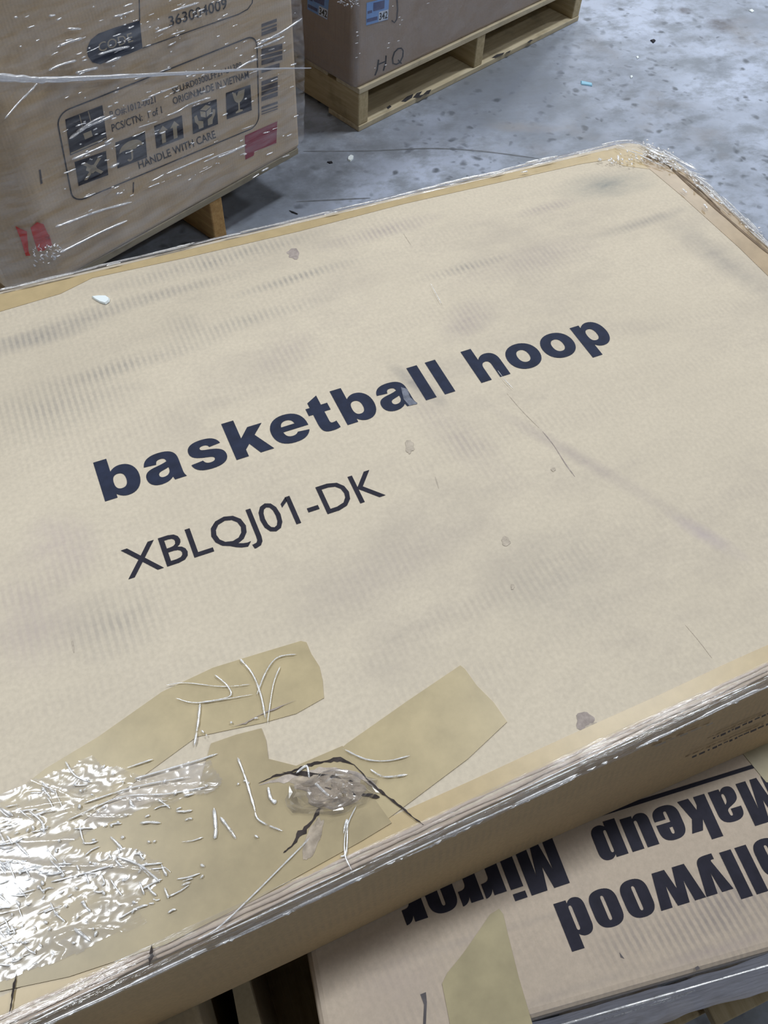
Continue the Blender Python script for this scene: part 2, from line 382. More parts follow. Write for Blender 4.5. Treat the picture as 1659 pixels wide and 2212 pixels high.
def noise_warp(nt, vec, sc=16, amt=0.06):
    nz = N(nt, 'ShaderNodeTexNoise'); nz.inputs['Scale'].default_value = sc; nz.inputs['Detail'].default_value = 3
    nt.links.new(vec, nz.inputs['Vector'])
    vm = N(nt, 'ShaderNodeVectorMath', operation='MULTIPLY_ADD')
    nt.links.new(nz.outputs['Color'], vm.inputs[0]); vm.inputs[1].default_value = (amt, amt, 0)
    off = N(nt, 'ShaderNodeVectorMath', operation='SUBTRACT'); off.inputs[1].default_value = (amt/2, amt/2, 0)
    nt.links.new(vec, vm.inputs[2]); nt.links.new(vm.outputs[0], off.inputs[0])
    return off.outputs[0]
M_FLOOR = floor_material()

# ------------------------------------------------------------------ floor
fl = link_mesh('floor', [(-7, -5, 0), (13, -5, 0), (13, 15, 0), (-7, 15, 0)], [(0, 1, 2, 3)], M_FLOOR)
fl['kind'] = 'structure'
def ribbon(name, pxs, z, width, mat, parent, lift=0.0004):
    P = [on(p, z) for p in pxs]
    # resample smoothly
    Q = []
    for i in range(len(P)-1):
        p0 = P[max(0, i-1)]; p1 = P[i]; p2 = P[i+1]; p3 = P[min(len(P)-1, i+2)]
        for k in range(8):
            t = k/8
            Q.append(0.5*((2*p1) + (p2-p0)*t + (2*p0-5*p1+4*p2-p3)*t*t + (3*p1-p0-3*p2+p3)*t**3))
    Q.append(P[-1])
    V, F = [], []
    for i, q in enumerate(Q):
        d = (Q[min(i+1, len(Q)-1)] - Q[max(i-1, 0)]).normalized()
        s = Vector((-d.y, d.x, 0))
        e = min(1, i/3, (len(Q)-1-i)/3)
        wd = width*(0.35+0.65*e)*(0.8+0.4*noise.noise(q*40))
        V += [q + s*wd/2 + UP*lift, q - s*wd/2 + UP*lift]
        if i: F.append((2*i-2, 2*i-1, 2*i+1, 2*i))
    return link_mesh(name, V, F, mat, parent)
ribbon('tyre_mark', [(655, 327), (800, 326), (930, 321), (1040, 327), (1165, 343)], 0, 0.007, M_RUB, fl)
ribbon('tyre_mark', [(640, 436), (720, 432), (800, 428)], 0, 0.006, M_RUB, fl)
def blotch(name, px, rx, ry, mat, parent, z=0.0, lift=0.0004, seed=0, k=22, rag=0.35):
    V = []
    for i in range(k):
        a = 2*math.pi*i/k
        r = 1 + rag*noise.noise(Vector((math.cos(a)*1.6+seed, math.sin(a)*1.6, seed*2.3)))
        V.append(on((px[0]+rx*r*math.cos(a), px[1]+ry*r*math.sin(a)), z) + UP*lift)
    return link_mesh(name, V, [tuple(reversed(range(k)))], mat, parent)
# ------------------------------------------------------------------ lettering
HEAVY = {  # wide heavy sans, 2048 units to the em
 'b': (1366, "M133 0 L133 1466 L525 1466 L525 965 C610 1060 710 1108 830 1108 C1100 1108 1290 890 1290 560 C1290 200 1100 -25 830 -25 C700 -25 590 30 497 135 L497 0 Z M522 540 C522 735 590 815 705 815 C820 815 895 735 895 545 C895 350 820 270 705 270 C590 270 522 350 522 540 Z"),
 'a': (1366, "M110 745 C150 990 330 1108 640 1108 C980 1108 1150 990 1150 690 L1150 240 C1150 130 1170 60 1210 0 L850 0 C830 40 825 70 820 125 C740 30 600 -25 450 -25 C220 -25 75 110 75 310 C75 540 230 600 430 635 C640 672 700 690 790 725 C790 830 735 870 640 870 C540 870 490 830 478 712 Z M790 500 C720 470 640 455 590 440 C500 415 455 380 455 310 C455 245 500 205 580 205 C700 205 790 290 790 420 Z"),
 's': (1251, "M70 310 L445 347 C475 250 540 205 640 205 C745 205 800 245 800 305 C800 370 740 395 590 425 C240 490 115 580 115 770 C115 1000 310 1108 610 1108 C930 1108 1080 1000 1130 800 L775 765 C750 845 700 875 610 875 C520 875 480 845 480 795 C480 740 530 720 660 695 C1020 640 1180 545 1180 325 C1180 100 980 -25 640 -25 C280 -25 110 90 70 310 Z"),
 'k': (1366, "M133 0 L133 1466 L525 1466 L525 715 L842 1062 L1313 1062 L955 700 L1340 0 L905 0 L690 437 L525 265 L525 0 Z"),
 'e': (1366, "M1275 465 L445 465 C455 320 530 230 680 230 C770 230 830 270 870 325 L1245 285 C1150 70 960 -25 680 -25 C260 -25 75 200 75 535 C75 870 300 1108 670 1108 C1080 1108 1275 860 1275 520 Z M890 665 C880 800 800 870 675 870 C550 870 470 800 447 665 Z"),
 't': (913, "M580 1466 L580 1062 L795 1062 L795 770 L580 770 L580 400 C580 300 600 270 665 270 C710 270 750 282 790 293 L818 18 C730 -10 640 -25 555 -25 C290 -25 195 60 195 400 L195 770 L50 770 L50 1062 L195 1062 L195 1265 Z"),
 'l': (683, "M150 0 L150 1466 L533 1466 L533 0 Z"),
 'h': (1366, "M133 0 L133 1466 L522 1466 L522 930 C610 1050 720 1108 860 1108 C1080 1108 1235 970 1235 690 L1235 0 L848 0 L848 590 C848 720 800 780 700 780 C590 780 522 700 522 540 L522 0 Z"),
 'o': (1366, "M683 1108 C310 1108 73 870 73 540 C73 210 310 -25 683 -25 C1056 -25 1293 210 1293 540 C1293 870 1056 1108 683 1108 Z M683 815 C810 815 895 720 895 540 C895 360 810 265 683 265 C556 265 465 360 465 540 C465 720 556 815 683 815 Z"),
 ' ': (683, ""),
}
HEAVY['p'] = (1366, None)
NARROW = {  # tall condensed heavy sans
 'H': (1165, "M75 0 L75 1619 L495 1619 L495 990 L670 990 L670 1619 L1090 1619 L1090 0 L670 0 L670 680 L495 680 L495 0 Z"),
 'M': (1485, "M75 0 L75 1619 L620 1619 L742 830 L860 1619 L1410 1619 L1410 0 L1035 0 L1030 1060 L875 0 L610 0 L445 1040 L440 0 Z"),
 'o': (1085, "M75 800 C75 1110 230 1255 545 1255 C860 1255 1010 1110 1010 800 L1010 430 C1010 120 860 -25 545 -25 C230 -25 75 120 75 430 Z M485 920 C485 1000 505 1030 545 1030 C585 1030 600 1000 600 920 L600 310 C600 230 585 200 545 200 C505 200 485 230 485 310 Z"),
 'l': (565, "M70 0 L70 1619 L495 1619 L495 0 Z"),
 'i': (565, "M70 0 L70 1240 L495 1240 L495 0 Z"),
 'y': (1001, "M15 1230 L430 1230 L510 560 L590 1230 L990 1230 L830 220 C790 0 690 -60 430 -60 L190 -60 L190 140 L270 140 C310 140 325 160 310 215 Z"),
 'w': (1628, "M10 1230 L400 1230 L480 520 L595 1230 L1010 1230 L1115 520 L1200 1230 L1600 1230 L1390 0 L940 0 L803 690 L665 0 L225 0 Z"),
 'd': (1105, "M1030 0 L1030 1619 L610 1619 L610 1150 C540 1220 470 1255 385 1255 C180 1255 75 1120 75 900 L75 320 C75 110 170 -25 370 -25 C470 -25 550 20 610 110 L610 0 Z M495 930 C495 1000 515 1030 550 1030 C595 1030 610 1000 610 920 L610 310 C610 230 595 200 550 200 C515 200 495 230 495 310 Z"),
 'p': (1105, "M75 -110 L75 1230 L495 1230 L495 1120 C555 1210 630 1255 730 1255 C930 1255 1030 1120 1030 910 L1030 320 C1030 110 925 -25 720 -25 C630 -25 560 10 495 80 L495 -110 Z M495 310 C495 230 510 200 555 200 C590 200 610 230 610 310 L610 930 C610 1000 590 1030 555 1030 C510 1030 495 1000 495 920 Z"),
 'u': (1107, "M1035 1230 L1035 0 L615 0 L615 110 C555 20 480 -25 370 -25 C170 -25 70 80 70 300 L70 1230 L490 1230 L490 290 C490 220 510 200 550 200 C595 200 612 220 612 290 L612 1230 Z"),
 'e': (1081, "M1010 600 L490 600 L490 280 C490 210 510 190 548 190 C600 190 610 225 610 300 L610 470 L1010 470 L1010 370 C1010 100 860 -25 550 -25 C230 -25 75 120 75 430 L75 800 C75 1110 230 1255 545 1255 C860 1255 1010 1110 1010 790 Z M490 790 L605 790 L605 920 C605 1000 590 1035 548 1035 C505 1035 490 1000 490 920 Z"),
 'a': (1053, "M470 790 L75 790 L75 880 C75 1130 210 1255 520 1255 C830 1255 985 1130 985 850 L985 0 L580 0 L580 120 C520 20 440 -25 340 -25 C150 -25 65 80 65 300 C65 520 140 590 400 700 C560 765 585 790 585 870 C585 990 570 1035 525 1035 C480 1035 470 1000 470 900 Z M585 600 C490 540 470 480 470 330 C470 230 485 200 525 200 C570 200 585 230 585 310 Z"),
 'k': (1099, "M70 0 L70 1619 L490 1619 L490 850 L650 1230 L1050 1230 L850 740 L1085 0 L680 0 L560 480 L490 330 L490 0 Z"),
 'r': (786, "M70 0 L70 1230 L490 1230 L480 1010 C540 1170 640 1245 775 1255 L775 760 C560 760 490 700 490 560 L490 0 Z"),
 ' ': (500, ""),
}
def glyph(font, ch):
    if font is HEAVY and ch == 'p':
        return [[(x, 1083 - y) for x, y in q] for q in path(HEAVY['b'][1])]
    return path(font[ch][1])
def set_text(font, s):
    x = 0; out = []
    for ch in s:
        if ch != ' ':
            g = [[(p[0]+x, p[1]) for p in q] for q in glyph(font, ch)]
            out.append(fill(g))
            if font is NARROW and ch == 'i':
                out.append(fill([[(x+70, 1390), (x+495, 1390), (x+495, 1619), (x+70, 1619)]]))
        x += font[ch][0]
    xs = [p[0] for pts, _ in out for p in pts]
    return out, min(xs), max(xs)
def font_text(s, bold=0.0):
    cu = bpy.data.curves.new('lettering', 'FONT'); cu.body = s; cu.size = 1.0; cu.offset = bold; cu.resolution_u = 3
    o = bpy.data.objects.new('lettering', cu); COL.objects.link(o)
    dg = bpy.context.evaluated_depsgraph_get()
    me = o.evaluated_get(dg).to_mesh()
    pts = [(v.co.x, v.co.y) for v in me.vertices]; fs = [tuple(p.vertices) for p in me.polygons]
    o.evaluated_get(dg).to_mesh_clear()
    bpy.data.objects.remove(o); bpy.data.curves.remove(cu)
    return [(pts, fs)]
def cap_bb(pieces, cap=None):
    xs = [p[0] for pts, _ in pieces for p in pts]; ys = [p[1] for pts, _ in pieces for p in pts]
    return (min(xs), 0.0, max(xs), cap or max(ys))
def write(name, s, surf, pxq, mat, parent, bold=0.0, lift=0.0004, cap=0.0):
    pc = font_text(s, bold)
    q = [surf.at(p, lift) for p in pxq]
    return decal(name, pc, q, cap_bb(pc, cap), mat, parent)
def patch(name, surf, pxs, mat, parent, lift=0.0004):
    V = [surf.at(p, lift) for p in pxs]
    return link_mesh(name, V, [tuple(range(len(V)))], mat, parent)

# ------------------------------------------------------------------ pallets
def pallet(label, mw, length, depth, boards, wood_a, wood_b, stringers, height=0.125, front_board=True, board_w=0.09, set_back=None, group=None, end_boards=2, across=False):
    """local x along the front, y away from the front, z up"""
    t = thing('wooden_pallet', label, 'pallet', mw, group)
    th = 0.016
    zs = th if front_board else 0.0
    if across:
        for y in stringers:
            v, f = box_vf(0, length, y-0.019, y+0.019, zs, height-th)
            local_mesh('stringer', v, f, wood_b, t, 0.003)
        g = (length - boards*board_w)/(boards-1)
        for k in range(boards):
            v, f = box_vf(k*(board_w+g), k*(board_w+g)+board_w, 0, depth, height-th, height)
            local_mesh('deck_board', v, f, wood_b, t, 0.002)
        for x in (0.0, length-0.1):
            v, f = box_vf(x, x+0.1, 0, depth, 0, th)
            local_mesh('bottom_board', v, f, wood_b, t, 0.002)
        return t
    for i, sx in enumerate(stringers):
        sb = set_back.get(i, 0) if set_back else 0
        v, f = box_vf(sx-0.019, sx+0.019, sb+0.002, depth-0.002, zs, height-th)
        local_mesh('stringer', v, f, wood_b, t, 0.003)
    gap = (depth - boards*board_w) / (boards-1)
    for k in range(boards):
        y = k*(board_w+gap)
        v, f = box_vf(0, length, y, y+board_w, height-th, height)
        local_mesh('deck_board', v, f, wood_a, t, 0.002)
    if front_board:
        for y in ([0.0, depth-0.13] if end_boards == 2 else [0.0]):
            v, f = box_vf(0, length, y, y+0.13, 0, th)
            local_mesh('bottom_board', v, f, wood_a, t, 0.002)
    return t
def yaw_frame(p, deg):
    return Matrix.Translation(p) @ Matrix.Rotation(math.radians(deg), 4, 'Z')

# ------------------------------------------------------------------ large carton in front
YN, YF, XR, XL = 0.1055, 0.8590, 0.8430, -0.62
ZM = 0.50                                                # top of the carton below
NM = UP
carton = thing('carton', 'large flat brown cardboard carton in the foreground printed basketball hoop', 'cardboard box', (0.1, 0.48, 0.43))
def outline(inset, n=10):
    """plan outline, counter-clockwise from the near left corner"""
    x0, x1, y0, y1 = XL+inset, XR-inset, YN+inset, YF-inset
    P = [Vector((x0, y0))]
    k = 46
    for i in range(1, k): P.append(Vector((x0+(x1-x0)*i/k, y0)))
    r = 0.03
    P += [Vector((x1-r+r*math.sin(a), y0+r-r*math.cos(a))) for a in [j*math.pi/2/5 for j in range(6)]]
    rx, ry = 0.055, 0.10        # crushed far corner
    for i in range(1, 18): P.append(Vector((x1, y0+r+(y1-ry-y0-r)*i/18)))
    P += [Vector((x1-rx+rx*math.cos(a), y1-ry+ry*math.sin(a))) for a in [j*math.pi/2/7 for j in range(8)]]
    for i in range(1, k): P.append(Vector((x1-rx+(x0-x1+rx)*i/k, y1)))
    P.append(Vector((x0, y1)))
    for i in range(1, 10): P.append(Vector((x0, y1+(y0-y1)*i/10)))
    return P
def carton_body():
    rings = []
    R = 0.007
    def wob(p, z): return 0.0012*noise.noise(Vector((p.x*9, p.y*9, z*3)))
    # bottom ring flares slightly towards the viewer along the near side
    prof = []
    base = outline(0)
    low = []
    # the lower edge bulges towards the viewer
    foot = [on(p, ZM) for p in ((150, 2300), (427, 2171), (662, 2061), (912, 1938), (1193, 1810), (1625, 1620), (1800, 1545))]
    def foot_y(x):
        for a, b in zip(foot, foot[1:]):
            if a.x <= x <= b.x: return a.y+(b.y-a.y)*(x-a.x)/(b.x-a.x)
        return foot[0].y if x < foot[0].x else foot[-1].y
    for p in base:
        y = p.y
        if p.y < YN+0.02: y = foot_y(p.x) + (p.y-YN)
        low.append(Vector((p.x, y, ZM+0.0008)))
    rings.append(low)
    mid = []
    for p, l in zip(base, low):
        q = p.copy()
        q.y = p.y*0.72+l.y*0.28
        mid.append(Vector((q.x, q.y, l.z*0.4 + TOP*0.6)))
    rings.append(mid)
    for a in (0, 22.5, 45, 67.5, 90):
        s = R*(1-math.cos(math.radians(a))); z = TOP-R+R*math.sin(math.radians(a))
        rings.append([Vector((p.x, p.y + (0.0042 if p.y < YN+0.02 else 0), z)) for p in outline(s)])
    V = [v for r in rings for v in r]; n = len(base); F = []
    for k in range(len(rings)-1):
        for i in range(n):
            F.append((k*n+i, k*n+(i+1) % n, (k+1)*n+(i+1) % n, (k+1)*n+i))
    F.append(tuple((len(rings)-1)*n+i for i in range(n)))
    F.append(tuple(reversed(range(n))))
    o = tidy(link_mesh('carton_body', V, F, M_TOP, carton))
    o.data.materials.append(M_SIDE)
    for p in o.data.polygons:
        if abs(p.normal.z) < 0.5: p.material_index = 1
    return o
carton_body()
ST = Surf((0, 0, TOP), UP)
# printing on the top
bl, tl = ST.at((227, 1083), 0.0004), ST.at((199, 1000), 0.0004)
hb = ST.at((1040, 827), 0.0004)
ux = (hb - bl) / 12409.0
uy = Vector((0, (tl - bl).length, 0)) / 1466.0
for word, off in (('basketball', 0), ('hoop', 12409)):
    pc, x0, x1 = set_text(HEAVY, word)
    b0 = bl + ux*off
    q = [b0, b0 + ux*(x1-x0), b0 + ux*(x1-x0) + uy*1466, b0 + uy*1466]
    o = decal('printed_word', pc, q, (x0, 0, x1, 1466), M_INK, carton); o['label'] = 'navy printed word ' + word
pc = font_text('XBLQJ01-DK', 0.004); pj = font_text('XBLQJ0', 0.004); pk = font_text('XBLQJ01', 0.004)
one = [p for p in pc[0][0] if max(q[0] for q in pj[0][0])+0.01 < p[0] <= max(q[0] for q in pk[0][0])+1e-4]
ol = min(p[0] for p in one); oh = max(p[1] for p in one)
pc.append(([(ol+0.01, oh), (ol+0.012, oh-0.10), (ol-0.14, oh-0.215), (ol-0.14, oh-0.125)], [(0, 1, 2, 3)]))
bb = cap_bb(pc[:1])
o = decal('printed_code', pc, [ST.at(p, 0.0004) for p in [(277, 1251), (833, 1069), (804, 1012), (258, 1189)]], bb, M_INK2, carton)
o['label'] = 'dark printed code XBLQJ01-DK'
# tape: edge bands, then the three patch strips
def tape(pxs, mat, lift, label=None):
    P = [ST.at(p, 0.0001) for p in pxs]
    P = [Vector((max(p.x, XL+0.01), p.y, p.z)) for p in P]
    o = slab('packing_tape', P, lift, UP, mat, carton)
    if label: o['label'] = label
    return o
def strip_xy(name, pts, lift, mat, label=None):
    o = slab(name, [Vector((x, y, TOP+0.0001)) for x, y in pts], lift, UP, mat, carton)
    if label: o['label'] = label
def rag(a, b, n, amp, seed):
    out = []
    for i in range(n+1):
        t = i/n
        out.append((a[0]+(b[0]-a[0])*t, a[1]+(b[1]-a[1])*t + amp*noise.noise(Vector((t*9+seed, seed, 0)))))
    return out
e = 0.007
far_in = [(-0.60, 0.822), (-0.10, 0.820), (-0.02, 0.826), (0.02, 0.840), (0.13, 0.836), (0.28, 0.834), (0.43, 0.838), (0.56, 0.835), (0.70, 0.832), (0.752, 0.826)]
strip_xy('edge_tape', far_in + [(0.772, YF-e-0.004), (-0.60, YF-e)], 0.0003, M_TAPE, 'tan tape along the far edge')
strip_xy('edge_tape', [(0.744, 0.828), (0.757, 0.806), (0.79, 0.785), (0.808, 0.802), (0.800, 0.826), (0.776, 0.844), (0.752, 0.848)], 0.0002, M_TAPE, 'tan tape over the far right corner')
strip_xy('edge_tape', [(0.795, 0.20), (0.836, 0.20), (0.836, 0.755), (0.822, 0.80), (0.800, 0.822), (0.786, 0.80), (0.793, 0.72), (0.798, 0.6)], 0.0003, M_TAPE5, 'brown tape along the right edge')
strip_xy('edge_tape', [(-0.60, 0.1185), (0.825, 0.1185), (0.825, 0.133)] + list(reversed(rag((-0.60, 0.132), (0.80, 0.133), 40, 0.003, 3.0))), 0.0003, M_TAPE, 'tan tape along the near edge')
tape([(460, 1443), (560, 1412), (650, 1385), (662, 1388), (672, 1412), (690, 1440), (697, 1470), (700, 1508), (640, 1542), (568, 1562), (500, 1576), (425, 1592), (250, 1720), (40, 1880), (-80, 1840), (-80, 1790), (0, 1736), (100, 1660), (211, 1593), (350, 1495)], M_TAPE2, 0.0006, 'olive tape strip with a torn right end')
tape([(994, 1438), (1004, 1446), (1030, 1482), (1066, 1518), (1095, 1560), (1010, 1640), (897, 1725), (830, 1775), (700, 1860), (640, 1750), (700, 1650), (749, 1607), (880, 1515)], M_TAPE2, 0.0009, 'olive tape strip ending in a ragged corner')
tape([(456, 1607), (510, 1588), (565, 1574), (575, 1600), (580, 1640), (640, 1655), (740, 1612), (790, 1700), (846, 1778), (780, 1818), (560, 1940), (360, 2040), (150, 2110), (-40, 2150), (-60, 1830), (150, 1790), (430, 1700)], M_TAPE4, 0.0012, 'broad olive tape patch over the near left corner')

# tears in the board with crumpled film in the middle
def sliver(pxs, wpx, mat, name='tear', lift=0.0017, seed=0.0):
    Q = []
    for a, b in zip(pxs, pxs[1:]):
        for k in range(5): Q.append((a[0]+(b[0]-a[0])*k/5, a[1]+(b[1]-a[1])*k/5))
    Q.append(pxs[-1])
    up, dn = [], []
    n = len(Q)
    for i, p in enumerate(Q):
        a = Q[max(0, i-2)]; b = Q[min(n-1, i+2)]
        dx, dy = b[0]-a[0], b[1]-a[1]; l = math.hypot(dx, dy)
        e = min(1, 0.15+3*i/n, 0.15+3*(n-1-i)/n)
        k1 = wpx*e*(0.25+1.6*abs(noise.noise(Vector((i*0.9+seed, seed, 0)))))
        k2 = wpx*e*(0.25+1.6*abs(noise.noise(Vector((i*0.9+seed, seed, 7)))))
        up.append((p[0]-dy/l*k1, p[1]+dx/l*k1)); dn.append((p[0]+dy/l*k2, p[1]-dx/l*k2))
    V = [ST.at(p, lift) for p in up + dn]
    F = [(i, i+1, n+i+1, n+i) for i in range(n-1)]
    return link_mesh(name, V, F, mat, carton)
sliver([(560, 1696), (600, 1684), (650, 1672), (700, 1664), (760, 1668), (800, 1690), (830, 1715)], 13, plain('raw_board_rim', (0.50, 0.43, 0.37), 0.85, 0.15, 0.35, 110), 'torn_edge', 0.0015, 11)
sliver([(558, 1692), (590, 1678), (630, 1667), (665, 1653), (700, 1645), (735, 1641), (765, 1652), (790, 1678)], 6, M_TORN, seed=1)
sliver([(610, 1668), (650, 1672), (700, 1674), (745, 1682), (768, 1690)], 7, M_TORN, lift=0.0021, seed=2)
sliver([(782, 1672), (810, 1700), (838, 1722), (865, 1742), (890, 1764), (915, 1782)], 5.5, M_TORN, seed=3)
sliver([(712, 1724), (690, 1748), (676, 1772), (650, 1800), (630, 1828), (612, 1842)], 8, M_TORN, seed=4)
sliver([(700, 1700), (740, 1712), (780, 1716), (820, 1722)], 10, M_TORN, lift=0.0021, seed=8)
sliver([(500, 1570), (530, 1562), (560, 1545), (600, 1528), (640, 1512)], 2.0, M_SMUD, seed=5)
sliver([(36, 2102), (30, 2130), (25, 2165), (20, 2190)], 5, M_TORN, lift=0.0024, seed=6)
sliver([(328, 2040), (326, 2065), (322, 2088)], 5, M_TORN, lift=0.0030, seed=7)
def crumple(name, pxc, rx, ry, mat, lift, amp, seed, nu=16, nv=30):
    V, F = [], []
    for j in range(nu+1):
        r = j/nu
        for i in range(nv):
            a = 2*math.pi*i/nv
            rr = r*(1+0.3*noise.noise(Vector((math.cos(a)*2+seed, math.sin(a)*2, seed))))
            p = ST.at((pxc[0]+rx*rr*math.cos(a)-0.35*ry*rr*math.sin(a), pxc[1]+ry*rr*math.sin(a)), lift)
            p.z += amp*abs(noise.noise(Vector((p.x*95+seed, p.y*95, 0))))*(1-r**3)
            V.append(p)
    for j in range(nu):
        for i in range(nv):
            F.append((j*nv+i, j*nv+(i+1) % nv, (j+1)*nv+(i+1) % nv, (j+1)*nv+i))
    return link_mesh(name, V, F, mat, carton)
M_FLAP = plain('raw_board_edge', (0.43, 0.36, 0.285), 0.8, 0.2, 0.3, 90)
crumple('torn_flap', (700, 1690), 75, 24, M_FLAP, 0.0014, 0.006, 2.0)
crumple('torn_flap', (725, 1712), 62, 36, M_FLAP, 0.0016, 0.009, 6.0)
crumple('crumpled_film', (722, 1712), 98, 50, F_CRUMPLE, 0.004, 0.020, 9.0, 12, 22)
crumple('torn_flap', (676, 1812), 16, 45, M_FLAP, 0.0016, 0.004, 4.0)

# film creases lying on the top
def tube(V, F, P, rad, sides=6):
    b0 = len(V)
    n = len(P)
    for i, p in enumerate(P):
        d = (P[min(i+1, n-1)] - P[max(i-1, 0)]).normalized()
        s = d.cross(UP)
        s = s.normalized() if s.length > 1e-4 else Vector((1, 0, 0))
        u = s.cross(d)
        rr = rad*(0.25 if i in (0, n-1) else 1)*(0.65+0.8*abs(noise.noise(p*160)))
        for k in range(sides):
            a = 2*math.pi*k/sides
            V.append(p + s*rr*math.cos(a) + u*rr*0.75*math.sin(a))
    for i in range(n-1):
        for k in range(sides):
            F.append((b0+i*sides+k, b0+i*sides+(k+1) % sides, b0+(i+1)*sides+(k+1) % sides, b0+(i+1)*sides+k))
def smooth_line(pxs, surf, lift, step=5):
    Q = []
    n = len(pxs)
    for i in range(n-1):
        p0 = Vector(pxs[max(0, i-1)]); p1 = Vector(pxs[i]); p2 = Vector(pxs[i+1]); p3 = Vector(pxs[min(n-1, i+2)])
        for k in range(step):
            t = k/step
            Q.append(0.5*((2*p1) + (p2-p0)*t + (2*p0-5*p1+4*p2-p3)*t*t + (3*p1-p0-3*p2+p3)*t**3))
    Q.append(Vector(pxs[-1]))
    return [surf.at(q, lift) for q in Q]
CREASES = [([(518, 1423), (545, 1455), (563, 1500), (573, 1550)], 1.3), ([(464, 1458), (491, 1481), (495, 1505), (430, 1518)], 1.0),
           ([(432, 1520), (428, 1560), (420, 1610)], 1.4), ([(141, 1645), (162, 1675), (196, 1690)], 1.3), ([(270, 1660), (330, 1640)], 1.1),
           ([(291, 1682), (360, 1662), (425, 1643), (470, 1628)], 1.2), ([(513, 1636), (530, 1680), (548, 1740), (560, 1772), (610, 1795)], 1.3),
           ([(462, 1745), (466, 1790), (464, 1812)], 2.2), ([(476, 1765), (495, 1790), (510, 1812)], 1.6), ([(555, 1500), (575, 1450), (600, 1420), (640, 1413)], 0.8),
           ([(578, 1560), (590, 1480), (605, 1440)], 0.7), ([(150, 1770), (260, 1722), (360, 1715), (445, 1700)], 1.0), ([(180, 1735), (290, 1700), (410, 1678)], 0.9),
           ([(741, 1617), (790, 1640), (840, 1643), (885, 1632)], 0.9), ([(800, 1662), (830, 1678), (880, 1673)], 1.1), ([(673, 1685), (700, 1710), (722, 1730)], 1.6),
           ([(579, 1700), (585, 1725), (597, 1734)], 1.8), ([(640, 1670), (662, 1655), (668, 1680)], 1.4), ([(742, 1800), (750, 1770), (748, 1840), (735, 1850)], 1.0),
           ([(770, 1740), (748, 1790), (745, 1845), (760, 1880)], 0.8), ([(250, 1850), (300, 1868), (345, 1905)], 1.4), ([(110, 1905), (170, 1890), (240, 1870)], 1.1),
           ([(60, 1640+110), (90, 1775), (95, 1800)], 1.3), ([(90, 1690), (118, 1712)], 1.2), ([(90, 1700), (110, 1724)], 1.0), ([(0, 1745), (28, 1762)], 1.8),
           ([(425, 2030), (470, 2005), (540, 1940), (610, 1870), (690, 1790)], 1.0), ([(160, 2005), (195, 2033)], 2.0), ([(255, 1985), (300, 1960), (320, 1955)], 1.1),
           ([(930, 612), (945, 640), (953, 655)], 0.5), ([(1075, 800), (1092, 822), (1108, 838)], 0.5), ([(360, 1480), (400, 1475), (480, 1483), (540, 1478)], 0.6), ([(380, 1508), (430, 1518), (545, 1500)], 0.6)]
V, F = [], []
for pxs, r in CREASES:
    tube(V, F, smooth_line(pxs, ST, 0.0026), r*0.00085)
rnd = random.Random(3)
for k in range(150):     # pin-prick white tubes standing in for sparkle highlights on the film
    x = abs(rnd.gauss(0, 230)); y = rnd.uniform(1600, 2080) - 0.12*x
    if y < 1745-0.42*x or y > 2130-0.46*x: continue
    p = ST.at((x, y), 0.003); d = Vector((rnd.uniform(-1, 1), rnd.uniform(-1, 1), 0)).normalized()*rnd.uniform(0.0006, 0.0016)
    tube(V, F, [p-d*1.2, p-d*0.6, p+d*0.6, p+d*1.2], rnd.uniform(0.0007, 0.0015))
for k in range(150):      # short crinkles, densest towards the near left corner
    t = rnd.random()**1.9
    x = t*420; y = 1700 + (1-t)*rnd.uniform(-20, 400) + t*rnd.uniform(-40, 330)
    if y > 2140 - 0.45*x or y < 1745-0.42*x: continue
    a = rnd.choice([rnd.uniform(-0.6, 0.1), rnd.uniform(0.6, 1.3), rnd.uniform(-0.5, 0)])
    l = rnd.uniform(5, 26)
    pts = [(x-l*math.cos(a), y-l*math.sin(a)), (x+rnd.uniform(-2, 2), y+rnd.uniform(-3, 3)), (x+l*math.cos(a), y+l*math.sin(a))]
    tube(V, F, smooth_line(pts, ST, 0.0028, 3), rnd.uniform(0.0004, 0.0012))
link_mesh('film_creases', V, F, F_CREASE, carton, smooth=True)['kind'] = 'stuff'

